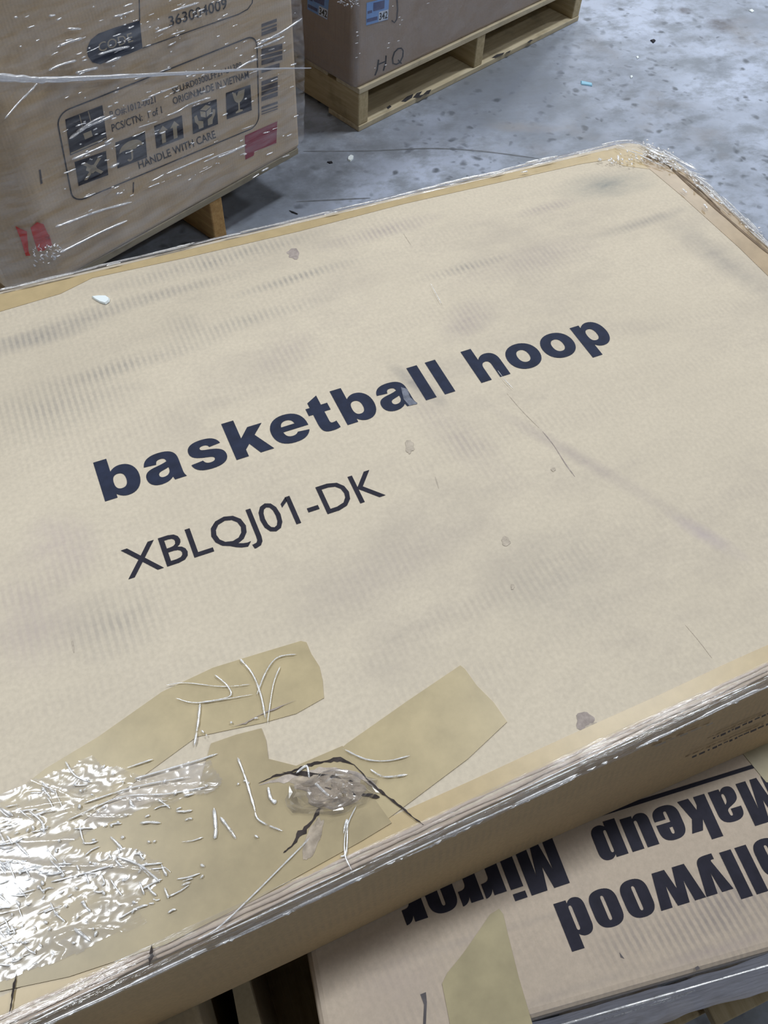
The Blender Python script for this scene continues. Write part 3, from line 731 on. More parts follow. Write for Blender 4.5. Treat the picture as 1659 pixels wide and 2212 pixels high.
# wrinkled film sheet over the near left corner
def inside(p, poly):
    c = False; n = len(poly)
    for i in range(n):
        a, b = poly[i], poly[i-1]
        if (a[1] > p[1]) != (b[1] > p[1]) and p[0] < (b[0]-a[0])*(p[1]-a[1])/(b[1]-a[1])+a[0]: c = not c
    return c
def film_sheet():
    V, F = [], []
    shapes = []
    for poly in ([(-160, 1800), (-40, 1735), (110, 1668), (200, 1640), (300, 1672), (460, 1640), (480, 1690), (455, 1712), (310, 1752), (215, 1790), (130, 1842), (-160, 1900)],
                 [(-160, 1850), (60, 1818), (200, 1850), (260, 1832), (345, 1850), (352, 1905), (300, 1955), (330, 1990), (230, 2030), (150, 2070), (-160, 2170)]):
        q = [ST.at(p) for p in poly]
        shapes.append([(p.x, p.y) for p in q])
    nx, ny = 290, 150
    core = ST.at((15, 1905))
    X0, X1, Y0, Y1 = -0.33, 0.03, 0.115, 0.285
    ids = {}
    for j in range(ny+1):
        for i in range(nx+1):
            x = X0+(X1-X0)*i/nx; y = Y0+(Y1-Y0)*j/ny
            jx = x+0.006*noise.noise(Vector((x*60, y*60, 1))); jy = y+0.005*noise.noise(Vector((x*60, y*60, 9)))
            if not any(inside((jx, jy), q) for q in shapes): continue
            d1 = abs(noise.noise(Vector((x*15+y*8, y*58+x*20, 0.2))))
            d2 = abs(noise.noise(Vector((x*120+y*60, y*210-x*40, 2.2))))
            d3 = noise.noise(Vector((x*42, y*55, 5.2)))
            calm = 0.15+0.85*min(1, (Vector((x, y, TOP))-core).length/0.06)
            z = TOP+0.0016+calm*(0.0017*(1-d1)**10+0.00042*(1-d2)**6)+0.0003*d3
            ids[(i, j)] = len(V); V.append((x, y, max(z, TOP+0.0014)))
    for j in range(ny):
        for i in range(nx):
            k = [(i, j), (i+1, j), (i+1, j+1), (i, j+1)]
            if all(q in ids for q in k): F.append(tuple(ids[q] for q in k))
    return link_mesh('stretch_film', V, F, F_PATCH, carton, smooth=True)
film_sheet()['label'] = 'crinkled clear film over the near left corner'

# film wound round the rim
def rim_film():
    base = outline(0)
    nb = len(base)
    # sample the near, right and far edges finely
    P = []
    for i in range(nb-10):
        a, b = base[i], base[(i+1) % nb]
        l = (b-a).length; k = max(1, int(l/0.004))
        for t in range(k): P.append(a+(b-a)*t/k)
    prof = [(0.0150, 0.0012), (0.0125, 0.0022), (0.0100, 0.0014), (0.0075, 0.0026), (0.0050, 0.0016), (0.0025, 0.0014), (-0.0005, -0.001), (-0.0022, -0.004), (-0.0012, -0.007), (-0.0026, -0.010), (-0.0014, -0.013), (-0.0022, -0.016)]
    V, F = [], []
    m = len(prof)
    s = 0
    for i, p in enumerate(P):
        a = P[max(0, i-3)]; b = P[min(len(P)-1, i+3)]
        d = (b-a).normalized(); nin = Vector((-d.y, d.x))
        s += 0.004
        near = p.y < YN+0.02
        farside = p.y > YF-0.03
        corner = p.x > XR-0.09 and p.y > YF-0.14
        for k, (f, z) in enumerate(prof):
            w = noise.noise(Vector((s*7, k*0.9, 0))); w2 = noise.noise(Vector((s*38, k*1.7, 5)))
            ff = f*(0.72 if not near else 1.0)*(1.4 if corner else 1)
            ff += 0.0010*w*(1 if f > 0 else 0.6)
            zz = z*(1.3 if near else 1.0) + 0.0012*w2 + (0.0010*w if z > 0 else 0)
            if k >= 8: zz += 0.006*noise.noise(Vector((s*14, 9, 0)))*(k-7)/4
            if corner: zz += 0.004*abs(w2); ff += 0.003*w2
            if k < 7: zz = max(zz, 0.0011)
            q = p + nin*ff
            V.append((q.x, q.y, TOP+zz))
        if i:
            for k in range(m-1):
                F.append(((i-1)*m+k, i*m+k, i*m+k+1, (i-1)*m+k+1))
    o = link_mesh('stretch_film', V, F, F_RIM, carton, smooth=True)
    o.data.materials.append(F_SILVER)
    for p in o.data.polygons:
        if p.index % (m-1) >= 5: p.material_index = 1
    return o
rim_film()['label'] = 'clear film wound round the rim'
for pxs, wd in ([(1437, 352), (1475, 388), (1520, 428), (1562, 465), (1608, 505), (1659, 548)], 0.0045), ([(1462, 372), (1510, 410), (1556, 455)], 0.003), ([(1395, 338), (1425, 348), (1450, 362)], 0.004):
    ribbon('fold_line', pxs, TOP, wd, M_FOLD, carton, 0.0009)
# rumpled board ridges where the lid folds over
M_RIDGE = cardboard('rumpled_board', (0.54, 0.44, 0.35), dirt=0.6, flute='x', seed=4.4, grime=(0.40, 0.33, 0.30))
def ridge(y, z, r, seed, xa=-0.55, xb=0.80):
    V, F, run = [], [], []
    n = 240
    for i in range(n+1):
        x = xa+(xb-xa)*i/n
        run.append(Vector((x, y+0.0014*noise.noise(Vector((x*14, seed, 0)))+0.0006*noise.noise(Vector((x*70, seed, 4))), z+0.0006*noise.noise(Vector((x*20, seed, 2))))))
    b0 = len(V); sides = 8
    for i, p in enumerate(run):
        rr = r*(0.75+0.5*noise.noise(Vector((p.x*24, seed, 8)))+0.2*noise.noise(Vector((p.x*110, seed, 8))))
        for k in range(sides):
            a = 2*math.pi*k/sides
            V.append(p+Vector((0, rr*math.cos(a), rr*0.7*math.sin(a))))
    for i in range(n):
        for k in range(sides):
            F.append((i*sides+k, i*sides+(k+1) % sides, (i+1)*sides+(k+1) % sides, (i+1)*sides+k))
    return link_mesh('rumpled_board_edge', V, F, M_RIDGE, carton, smooth=True)
ridge(YN+0.0125, TOP-0.0002, 0.0020, 1.0)
ridge(YN+0.0090, TOP-0.0006, 0.0021, 2.0)
ridge(YN+0.0058, TOP-0.0018, 0.0020, 3.0)
# thin film ropes along the edges
V, F = [], []
def rope(x0, y0, x1, y1, z, r, wig, seed, broken=True):
    L = math.hypot(x1-x0, y1-y0); n = int(L/0.006)
    run = []
    for i in range(n+1):
        t = i/n
        g = noise.noise(Vector((t*L*16+seed, seed, 0)))
        p = Vector((x0+(x1-x0)*t, y0+(y1-y0)*t, z))
        d = Vector((y0-y1, x1-x0, 0)).normalized()
        p += d*wig*noise.noise(Vector((t*L*9, seed, 3))) + UP*abs(wig)*0.4*noise.noise(Vector((t*L*13, seed, 7)))
        if broken and g < -0.02:
            if len(run) > 2: tube(V, F, run, r)
            run = []
        else: run.append(p)
    if len(run) > 2: tube(V, F, run, r)
for k in range(2):
    rope(-0.5, YN+0.002+0.0022*k, 0.82, YN+0.002+0.0022*k, TOP+0.0022+0.0006*(k % 3), 0.0006, 0.002, 10+k)
for k in range(6):
    rope(-0.5, YN-0.0022, 0.82, YN-0.0022, TOP-0.003-0.0024*k, 0.0007, 0.0012, 30+k)
for k in range(6):
    rope(0.77, YF-0.004+0.0022*k, -0.5, YF-0.004+0.0022*k, TOP+0.003-0.002*k, 0.0010, 0.0028, 50+k)
for k in range(7):
    rope(XR-0.012+0.0026*k, 0.12, XR-0.012+0.0026*k, 0.76, TOP+0.0045-0.0012*k, 0.0011, 0.005, 70+k)
for k in range(9):
    rope(XR+0.002, 0.73+0.004*k, XR-0.09+0.01*k, YF+0.003-0.004*k, TOP+0.0045, 0.0011, 0.008, 90+k)
for pxs, r in [([(945, 399), (1010, 384), (1090, 368)], 1.6), ([(1135, 352), (1170, 344), (1205, 337)], 2.0), ([(1060, 378), (1090, 371)], 1.6), ([(1150, 357), (1200, 346)], 1.4), ([(1125, 372), (1140, 370)], 1.6), ([(1250, 333), (1275, 327)], 1.2),
               ([(1300, 312), (1340, 304), (1368, 303)], 1.2), ([(1395, 320), (1425, 335), (1452, 343)], 2.0), ([(1400, 335), (1420, 345)], 1.8), ([(1410, 322), (1430, 331)], 2.2), ([(1422, 350), (1450, 352)], 1.6), ([(1500, 395), (1530, 420), (1552, 436)], 1.6), ([(1512, 400), (1545, 428)], 1.2),
               ([(1474, 408), (1484, 416)], 1.8), ([(1465, 352), (1500, 378), (1540, 405)], 1.2), ([(1560, 424), (1600, 462), (1650, 515)], 1.2), ([(1520, 440), (1528, 450)], 1.6), ([(1612, 470), (1640, 500)], 1.3), ([(1335, 335), (1336, 347)], 2.2),
               ([(330, 547), (380, 535), (420, 524)], 1.8), ([(40, 618), (100, 604), (160, 590)], 2.2), ([(0, 626), (30, 620)], 1.8), ([(230, 574), (260, 567)], 1.6), ([(480, 512), (520, 504)], 1.5), ([(700, 463), (730, 457)], 1.2)]:
    tube(V, F, smooth_line(pxs, ST, 0.0048), r*0.0009)
rc = random.Random(21)
for k in range(150):  # short white tubes drawn as sparkle on the corner and edge film
    t = rc.random()
    if t < 0.55: x = rc.uniform(1385, 1460); y = 318+(x-1385)*0.40+rc.gauss(0, 9)
    elif t < 0.75: x = rc.uniform(1290, 1400); y = 343+rc.gauss(0, 5)-(x-1290)*0.02
    else: x = rc.uniform(1450, 1650); y = 350+(x-1450)*0.80+rc.gauss(0, 4)
    l = rc.uniform(2, 7); a = rc.uniform(0.1, 1.2)
    tube(V, F, smooth_line([(x, y), (x+l*math.cos(a)*0.5, y+l*math.sin(a)*0.5+0.5), (x+l*math.cos(a), y+l*math.sin(a))], ST, rc.uniform(0.003, 0.007), 3), rc.uniform(0.0008, 0.0018))
for k in range(60):      # glints along the near silver strip
    x = rc.uniform(-0.3, 0.5); l = rc.uniform(0.002, 0.009)
    z = TOP-rc.uniform(0.002, 0.012)
    tube(V, F, [Vector((x, YN-0.003, z)), Vector((x+l/2, YN-0.0036, z+0.0004)), Vector((x+l, YN-0.003, z))], rc.uniform(0.0005, 0.0013))
link_mesh('film_ropes', V, F, F_CREASE, carton, smooth=True)['kind'] = 'stuff'

# rubbed smudges and scratches on the top
for i, (px, rx, ry, mm) in enumerate([((634, 548), 14, 11, M_SMUD), ((1265, 1556), 22, 17, M_SMUD), ((1280, 1572), 17, 12, M_SMUD2), ((1092, 1170), 9, 10, M_SMUD2),
                                      ((1107, 1268), 4, 6, M_SMUD2), ((1195, 1015), 5, 4, M_SMUD2), ((885, 965), 9, 14, M_SMUD2)]):
    blotch('dirt_smudge', px, rx, ry, mm, carton, TOP, 0.00022+0.00006*i, seed=i*2.9+0.5, rag=0.5)
def scratch(pxs, wd, mat):
    ribbon('scratch', pxs, TOP, wd, mat, carton, 0.00025)
scratch([(1172, 932), (1196, 962), (1222, 1003), (1242, 1030)], 0.0012, M_SMUD)
scratch([(1095, 850), (1130, 890), (1165, 925)], 0.0008, M_SMUD2)
scratch([(940, 1030), (948, 1055)], 0.0012, M_SMUD2)
scratch([(1480, 1350), (1510, 1385), (1538, 1422)], 0.0007, M_SMUD2)
scratch([(155, 1378), (160, 1410)], 0.002, M_SMUD2)
scratch([(872, 505), (888, 530)], 0.0015, M_SMUD2)
M_RUBT = plain('scraped_print', (0.17, 0.18, 0.22), 0.8, 0.2, 0.35, 160)
patch('scraped_spot', ST, [(866, 836), (880, 840), (886, 858), (902, 872), (884, 876), (872, 862)], M_RUBT, carton, 0.0006)
# small print on the near side, too far gone to read
SN = Surf((0.4, 0.0765, 0.5008), (0, -1, 0.237))
def dashes(name, a, b, n, hpx, surf, mat, parent, seed, lift):
    rn = random.Random(seed); V, F = [], []
    t = 0.0
    while t < 1:
        l = rn.uniform(0.4, 1.3)/n
        p = (a[0]+(b[0]-a[0])*t, a[1]+(b[1]-a[1])*t); t2 = min(1, t+l)
        q = (a[0]+(b[0]-a[0])*t2, a[1]+(b[1]-a[1])*t2)
        h = hpx*rn.uniform(0.5, 1.0)
        k = len(V)
        V += [surf.at((p[0], p[1]+h), lift), surf.at((q[0], q[1]+h), lift), surf.at((q[0], q[1]), lift), surf.at((p[0], p[1]), lift)]
        F.append((k, k+1, k+2, k+3)); t = t2 + rn.uniform(0.15, 0.6)/n
    return link_mesh(name, V, F, mat, parent)
dashes('small_print', (1540, 1594), (1659, 1540), 13, 5, SN, M_INKF, carton, 4, 0.004)
dashes('small_print', (1495, 1634), (1659, 1562), 16, 4.5, SN, M_INKF, carton, 5, 0.004)
dashes('small_print', (1415, 1610), (1540, 1560), 6, 4, SN, M_SMUD2, carton, 6, 0.004)

# ------------------------------------------------------------------ carton below, printed on its top
SM = Surf((0, 0, ZM), UP)
def cross2(a, b, c, d):
    u = b-a; v = d-c; k = ((c.x-a.x)*v.y-(c.y-a.y)*v.x)/(u.x*v.y-u.y*v.x)
    return a+u*k
la, lb = SM.at((664, 2066)), SM.at((690, 2212)); fa, fb = SM.at((1200, 2188)), SM.at((1659, 2057))
CFL = cross2(la, lb, fa, fb)
fd = (fb-fa).normalized(); ld = (la-lb).normalized()
MCOR = [CFL, CFL+fd*0.72, CFL+fd*0.72+Vector((0.05, 0.60, 0)), CFL+ld*0.62]
mirror_box = thing('carton', 'brown carton under the large one with upside down black lettering Makeup Mirror', 'cardboard box', (0.25, 0.2, 0.14))
def mirror_body():
    cen = sum(MCOR, Vector())/4
    rings = []
    def ring(ins, z):
        r = []
        for k in range(4):
            p = MCOR[k]; a = (MCOR[k-1]-p).normalized(); b = (MCOR[(k+1) % 4]-p).normalized()
            for t in (0, 0.5, 1):      # softly rounded upright corner
                r.append((p + (a*(1-t)**2 + b*t**2)*0.010 + (a+b)*ins).xy.to_3d() + UP*z)
        return r
    R = 0.008
    rings.append(ring(0.004, 0.1405)); rings.append(ring(0.0, 0.15)); rings.append(ring(-0.003, 0.33))
    for a in (0, 30, 60, 90):
        a = math.radians(a); rings.append(ring(R*(1-math.cos(a)), ZM-R+R*math.sin(a)))
    n = 12
    V = [v for r in rings for v in r]; F = []
    for k in range(len(rings)-1):
        for i in range(n): F.append((k*n+i, k*n+(i+1) % n, (k+1)*n+(i+1) % n, (k+1)*n+i))
    F.append(tuple((len(rings)-1)*n+i for i in range(n))); F.append(tuple(reversed(range(n))))
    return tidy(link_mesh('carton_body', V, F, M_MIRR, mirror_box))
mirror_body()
MO = CFL; MAX = fd; MAY = Vector((-fd.y, fd.x, 0)); MFRONT = 0.0
def mirror_z(x, y): return ZM
def narrow(name, s, pxq, label):
    pc, a, b = set_text(NARROW, s)
    q = [SM.at(p, 0.0004) for p in pxq]
    o = decal(name, pc, q, (a, 0, b, 1619), M_INK2, mirror_box); o['label'] = label
narrow('printed_word', 'Mirror', [(1192, 1808), (850, 1919), (888, 2023), (1231, 1907)], 'black printed word Mirror')
narrow('printed_word', 'Makeup', [(1663, 1671), (1272, 1791), (1309, 1884), (1707, 1761)], 'black printed word Makeup')
narrow('printed_word', 'Hollywood', [(1738, 1785), (1195, 1953), (1236, 2056), (1790, 1884)], 'black printed word Hollywood')
patch('printed_rule', SM, [(1243, 1782), (1300, 1753), (1636, 1648), (1636, 1657), (1290, 1766)], M_INK2, mirror_box)
P = [SM.at(p, 0.0001) for p in [(1078, 1963), (1087, 1975), (1095, 2010), (1120, 2110), (1150, 2212), (1170, 2290), (985, 2290), (972, 2212), (955, 2125), (966, 2102), (1000, 2060), (1035, 2010), (1058, 1976)]]
o = slab('packing_tape', P, 0.0005, NM, M_TAPE3, mirror_box); o['label'] = 'olive tape strip with a pointed torn end'
P = [SM.at(p, 0.0001) for p in [(1596, 1618), (1720, 1560), (1720, 1700), (1655, 1690), (1640, 1672)]]
o = slab('packing_tape', P, 0.0005, NM, M_TAPE3, mirror_box)
for pxs in ([(1590, 1618), (1597, 1611), (1606, 1616), (1600, 1622)], [(1501, 2090), (1508, 2086), (1512, 2092), (1504, 2097)], [(1338, 2057), (1345, 2066), (1349, 2071), (1341, 2068)],
            [(908, 2148), (920, 2143), (922, 2165), (920, 2212), (914, 2212), (916, 2170)]):
    patch('scuff_mark', SM, pxs, M_INKF, mirror_box)
# stretch-film skirt from the carton's near edge down to the pallet
def skirt():
    V, F = [], []
    n = 150; m = 16
    for i in range(n+1):
        u = 0.0+0.72*i/n
        p = MO + MAX*u + MAY*MFRONT
        zt = mirror_z(p.x, p.y)
        for k in range(m+1):
            t = k/m
            out = 0.002+0.040*t**1.3 - 0.006*math.sin(t*math.pi)
            if k == 0: out = -0.004
            w = noise.noise(Vector((u*7, t*6, 2))); w2 = noise.noise(Vector((u*30, t*22, 5)))
            q = p - MAY*(out + 0.006*w*min(1, t*4) + 0.0022*w2*min(1, t*4))
            V.append((q.x, q.y, zt+0.001-(zt-0.15)*t))
        if i:
            for k in range(m): F.append(((i-1)*(m+1)+k, (i-1)*(m+1)+k+1, i*(m+1)+k+1, i*(m+1)+k))
    o = link_mesh('stretch_film', V, F, F_SKIRT, mirror_box, smooth=True)
    o.data.materials.append(F_CLEAR)
    for p in o.data.polygons:
        if p.index % m < 4: p.material_index = 1
    return o
skirt()['label'] = 'loose grey clear film hanging down the near side'
V, F = [], []
for k in range(10):
    rn = random.Random(k+40)
    u0 = rn.uniform(0.12, 0.5); L = rn.uniform(0.03, 0.16); t = rn.uniform(0.05, 0.5)
    run = []
    for i in range(12):
        u = u0+L*i/11
        p = MO+MAX*u+MAY*MFRONT; zt = mirror_z(p.x, p.y)
        q = p - MAY*(0.006+0.040*t**1.3 - 0.006*math.sin(t*math.pi)+0.004)
        run.append(Vector((q.x, q.y, zt-(zt-0.15)*t+0.002*noise.noise(Vector((u*30, k, 0))))))
    tube(V, F, run, 0.0011)
link_mesh('film_creases', V, F, F_CREASE, mirror_box, smooth=True)['kind'] = 'stuff'

# pallet under the two cartons
bx = on((1532, 2185), 0.14)
pm = yaw_frame(Vector((bx.x-6*0.175, bx.y+0.030, 0)), -2.6)
base_pallet = pallet('pallet of pale boards on the floor beneath the stacked cartons at the bottom right', pm, 8*0.175-0.045, 1.0, 8, M_WOODL, M_WOODLY, (0.035, 0.5, 0.965), height=0.14, board_w=0.13, across=True)

# two more cartons under the left half
def plain_carton(label, x0, x1, y0, y1, z0, z1, mat, extra=None):
    t = thing('carton', label, 'cardboard box', (0.5*(x0+x1), 0.5*(y0+y1), z0))
    c = Vector((0.5*(x0+x1), 0.5*(y0+y1), z0))
    v, f = box_vf(x0-c.x, x1-c.x, y0-c.y, y1-c.y, 0, z1-z0)
    local_mesh('carton_body', v, f, mat, t, 0.005, 3)
    return t
ra = on((427, 2171), ZM)
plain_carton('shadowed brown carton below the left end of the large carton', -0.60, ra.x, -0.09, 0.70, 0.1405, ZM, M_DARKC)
c0 = on((502, 2137), 0.43); c1 = on((530, 2126), 0.43); c2 = on((587, 2212), 0.43); c3 = on((520, 2212), 0.43)
narrow_box = thing('carton', 'narrow brown carton in the dark gap left of the upside down lettering', 'cardboard box', (c0.x+0.02, 0.3, 0.1405))
def gap_carton():
    pts = [Vector((c0.x-0.02, -0.09, 0)), Vector((c2.x-0.012, -0.09, 0)), Vector((c1.x+0.004, c1.y, 0)), Vector((c1.x+0.045, 0.55, 0)), Vector((c0.x+0.03, 0.55, 0)), Vector((c0.x, c0.y, 0))]
    lo = [Vector((p.x, p.y, 0.1405)) for p in pts]
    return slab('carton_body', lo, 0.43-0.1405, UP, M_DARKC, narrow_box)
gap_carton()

# ------------------------------------------------------------------ wrapped load at the upper left
YAWL = 23.57
UL = Vector((math.cos(math.radians(YAWL)), math.sin(math.radians(YAWL)), 0))
NLin = Vector((-UL.y, UL.x, 0))
PL = Vector((0.33845, 1.69351, 0.0))
def L(u, v, z): return PL + UL*u + NLin*v + UP*z
load_pallet = pallet('pallet with an orange wooden runner under the film wrapped printed carton', yaw_frame(L(-0.465, 0.0, 0), YAWL), 0.775, 1.2, 8, M_WOODG, M_WOODO, (0.02, 0.5, 0.74), height=0.128, front_board=False, set_back={2: 0.25}, board_w=0.10)
left = thing('carton', 'tall film wrapped brown carton printed CODE and HANDLE WITH CARE', 'cardboard box', Matrix.Translation(L(-0.04, 0.4, 0.128)) @ Matrix.Rotation(math.radians(YAWL), 4, 'Z') @ Matrix.Rotation(math.pi/2, 4, 'X'))
def load_plan(u0, u1, v0, v1, r, ins, chamfer):
    P = []
    if chamfer:      # loose corner panel splayed to the left of the front
        du, dv = -0.9165, 0.3998
        k = (u0+0.004, v0)
        P += [(u0+du*0.105+0.01+ins, v1-ins), (u0+du*0.105+ins, v0+dv*0.105+0.02), (u0+du*0.105+0.004+ins, v0+dv*0.105+0.004+ins)]
        P += [(u0+du*0.012, v0+dv*0.012+ins), (u0+0.002, v0+0.0016+ins), (u0+0.014, v0+ins)]
    else:
        for a in range(180, 271, 15):
            P.append((u0+r+(r-ins)*math.cos(math.radians(a)), v0+r+(r-ins)*math.sin(math.radians(a))))
    for a in range(270, 361, 15):
        P.append((u1-r+(r-ins)*math.cos(math.radians(a)), v0+r+(r-ins)*math.sin(math.radians(a))))
    P.append((u1-ins, v1-ins))
    if not chamfer: P.append((u0+ins, v1-ins))
    return P
def load_body(parent, u0, u1, v0, v1, z0, z1, r, mat, LL, name='carton_body', chamfer=False):
    def ring(z, ins): return [LL(u, v, z) for u, v in load_plan(u0, u1, v0, v1, r, ins, chamfer)]
    rings = [ring(z0, 0.004), ring(z0+0.008, 0)]
    for k in range(1, 6): rings.append(ring(z0+(z1-z0)*k/6, 0.0))
    rings += [ring(z1-0.008, 0), ring(z1, 0.004)]
    n = len(rings[0]); V = [v for q in rings for v in q]; F = []
    for k in range(len(rings)-1):
        for i in range(n): F.append((k*n+i, k*n+(i+1) % n, (k+1)*n+(i+1) % n, (k+1)*n+i))
    F.append(tuple((len(rings)-1)*n+i for i in range(n))); F.append(tuple(reversed(range(n))))
    return tidy(link_mesh(name, V, F, mat, parent))
ZL = 1.5
load_body(left, -0.40, 0.318, 0.0, 1.15, 0.1285, ZL, 0.012, M_LEFT, L, chamfer=True)
SL = Surf(L(0, 0, 0.3), -NLin)
SLs = Surf(L(-0.40, 0, 0.3), -(UL*0.3998+NLin*0.9165))
def ringline(name, pxq, rad, wd, mat, surf, parent, aspect):
    # rounded rectangle outline in the unit square
    def rr(ins):
        out = []
        rx, ry = rad/aspect, rad
        for cx, cy, a0 in ((1-rx, 1-ry, 0), (rx, 1-ry, 90), (rx, ry, 180), (1-rx, ry, 270)):
            for k in range(7):
                a = math.radians(a0+15*k)
                out.append((cx+(rx-ins/aspect)*math.cos(a), cy+(ry-ins)*math.sin(a)))
        return out
    A, B = rr(0), rr(wd)
    n = len(A)
    q = [surf.at(p, 0.0005) for p in pxq]
    return decal(name, [(A+B, [(i, (i+1) % n, n+(i+1) % n, n+i) for i in range(n)])], q, (0, 0, 1, 1), mat, parent)
ringline('printed_frame', [(157, 441), (561, 272), (556, 72), (119, 246)], 0.13, 0.014, M_INKG, SL, left, 2.2)
# upper frame with the code badge
def stroke_px(name, pxs, wpx, mat, surf, parent, lift=0.0005, closed=False):
    V, F = [], []
    n = len(pxs)
    for i, p in enumerate(pxs):
        a = pxs[i-1] if (i or closed) else p; b = pxs[(i+1) % n] if (i < n-1 or closed) else p
        dx, dy = b[0]-a[0], b[1]-a[1]; l = math.hypot(dx, dy) or 1
        V += [surf.at((p[0]-dy/l*wpx/2, p[1]+dx/l*wpx/2), lift), surf.at((p[0]+dy/l*wpx/2, p[1]-dx/l*wpx/2), lift)]
        if i: F.append((2*i-2, 2*i-1, 2*i+1, 2*i))
    if closed: F.append((2*n-2, 2*n-1, 1, 0))
    return link_mesh(name, V, F, mat, parent)
stroke_px('printed_frame', [(308, 104), (420, 64), (515, 31), (535, 20), (545, 6), (549, -40), (548, -110), (520, -135), (300, -60), (302, 45)], 2.2, M_INKG, SL, left)
badge = [(302, 44), (250, 59), (212, 73), (196, 86), (188, 104), (190, 122), (200, 135), (216, 139), (240, 130), (280, 116), (308, 104)]
o = patch('code_badge', SL, badge, M_INK, left, 0.0006); o['label'] = 'navy rounded badge reading CODE'
write('printed_text', 'CODE', SL, [(214, 113), (288, 89), (284, 70), (211, 93)], M_BARE, left, 0.004, 0.0009)
write('printed_text', '363004009', SL, [(366, 58), (491, 18), (489, -5), (363, 36)], M_INKG, left, 0.01, 0.0006)
write('printed_text', 'SKU:RD0300LFF21-U1389', SL, [(374, 203), (523, 146), (521, 133), (371, 190)], M_INKG, left, 0.01, 0.0006)
write('printed_text', 'ORIGIN:MADE IN VIETNAM', SL, [(375, 226), (538, 168), (536, 153), (372, 211)], M_INKG, left, 0.01, 0.0006)
write('printed_text', 'P.O#:1012-0021', SL, [(239, 255), (337, 221), (335, 207), (236, 241)], M_INKF, left, 0.01, 0.0006)
write('printed_text', 'PCS/CTN:  1 of 1', SL, [(243, 285), (351, 244), (348, 229), (240, 269)], M_INKG, left, 0.01, 0.0006)
write('printed_text', 'HANDLE WITH CARE', SL, [(301, 365), (467, 297), (463, 281), (297, 349)], M_INKG, left, 0.012, 0.0006)
def icon(q, shapes, label):
    W = [SL.at(p, 0.0006) for p in q]
    o = decal('handling_symbol', [([(0, 0), (1, 0), (1, 1), (0, 1)], [(0, 1, 2, 3)])], W, (0, 0, 1, 1), M_INK2, left)
    o['label'] = label
    W = [SL.at(p, 0.0009) for p in q]
    pcs = [fill(path(s)) for s in shapes]
    g = decal('symbol_shape', pcs, W, (0, 0, 1, 1), M_BARE, left)
    g.parent = o; g.matrix_parent_inverse = Matrix.Identity(4)
    return o
icon([(490, 258), (544, 238), (541, 183), (488, 201)], ["M0.25 0.92 L0.3 0.7 C0.33 0.58 0.4 0.5 0.47 0.48 L0.47 0.2 L0.36 0.16 L0.36 0.1 L0.64 0.1 L0.64 0.16 L0.53 0.2 L0.53 0.48 C0.62 0.5 0.7 0.58 0.72 0.7 L0.76 0.92 L0.5 0.9 L0.42 0.74 L0.38 0.88 Z"], 'printed wine glass symbol')
icon([(417, 290), (471, 268), (468, 214), (414, 232)], ["M0.32 0.8 L0.55 0.92 L0.76 0.8 L0.55 0.7 Z", "M0.32 0.76 L0.53 0.66 L0.53 0.44 L0.34 0.54 Z", "M0.57 0.66 L0.76 0.76 L0.75 0.54 L0.57 0.44 Z",
      "M0.08 0.62 L0.18 0.66 L0.24 0.42 L0.42 0.34 L0.42 0.1 L0.24 0.1 L0.22 0.26 L0.1 0.42 Z", "M0.92 0.62 L0.82 0.66 L0.78 0.42 L0.6 0.34 L0.6 0.1 L0.78 0.1 L0.8 0.26 L0.9 0.42 Z"], 'printed hands holding a box symbol')
icon([(338, 321), (397, 298), (393, 249), (333, 272)], ["M0.22 0.12 L0.36 0.12 L0.36 0.62 L0.46 0.62 L0.29 0.88 L0.12 0.62 L0.22 0.62 Z", "M0.64 0.12 L0.78 0.12 L0.78 0.62 L0.88 0.62 L0.71 0.88 L0.54 0.62 L0.64 0.62 Z"], 'printed two arrows symbol')
icon([(254, 364), (318, 340), (313, 284), (249, 308)], ["M0.1 0.52 C0.12 0.75 0.3 0.86 0.5 0.86 C0.7 0.86 0.88 0.75 0.9 0.52 C0.8 0.58 0.72 0.58 0.64 0.5 L0.54 0.52 L0.54 0.2 C0.54 0.06 0.34 0.06 0.34 0.2 L0.4 0.2 C0.42 0.14 0.48 0.14 0.48 0.2 L0.48 0.52 C0.4 0.58 0.2 0.6 0.1 0.52 Z"], 'printed umbrella symbol')
icon([(170, 402), (234, 378), (229, 326), (161, 350)], ["M0.2 0.15 L0.3 0.12 L0.82 0.78 L0.72 0.84 Z", "M0.22 0.8 L0.3 0.86 L0.85 0.22 L0.76 0.16 Z", "M0.3 0.52 L0.36 0.68 L0.6 0.62 L0.68 0.4 L0.5 0.3 Z"], 'printed crossed out symbol')
icon([(152, 336), (231, 301), (221, 227), (141, 258)], ["M0.36 0.98 L0.38 0.98 L0.42 0.62 L0.40 0.62 Z", "M0.60 0.98 L0.62 0.98 L0.66 0.62 L0.64 0.62 Z", "M0.40 0.44 L0.62 0.44 L0.64 0.26 L0.43 0.26 Z", "M0.02 0.03 L0.98 0.03 L0.98 0.07 L0.02 0.07 Z"], 'printed stacked boxes symbol')
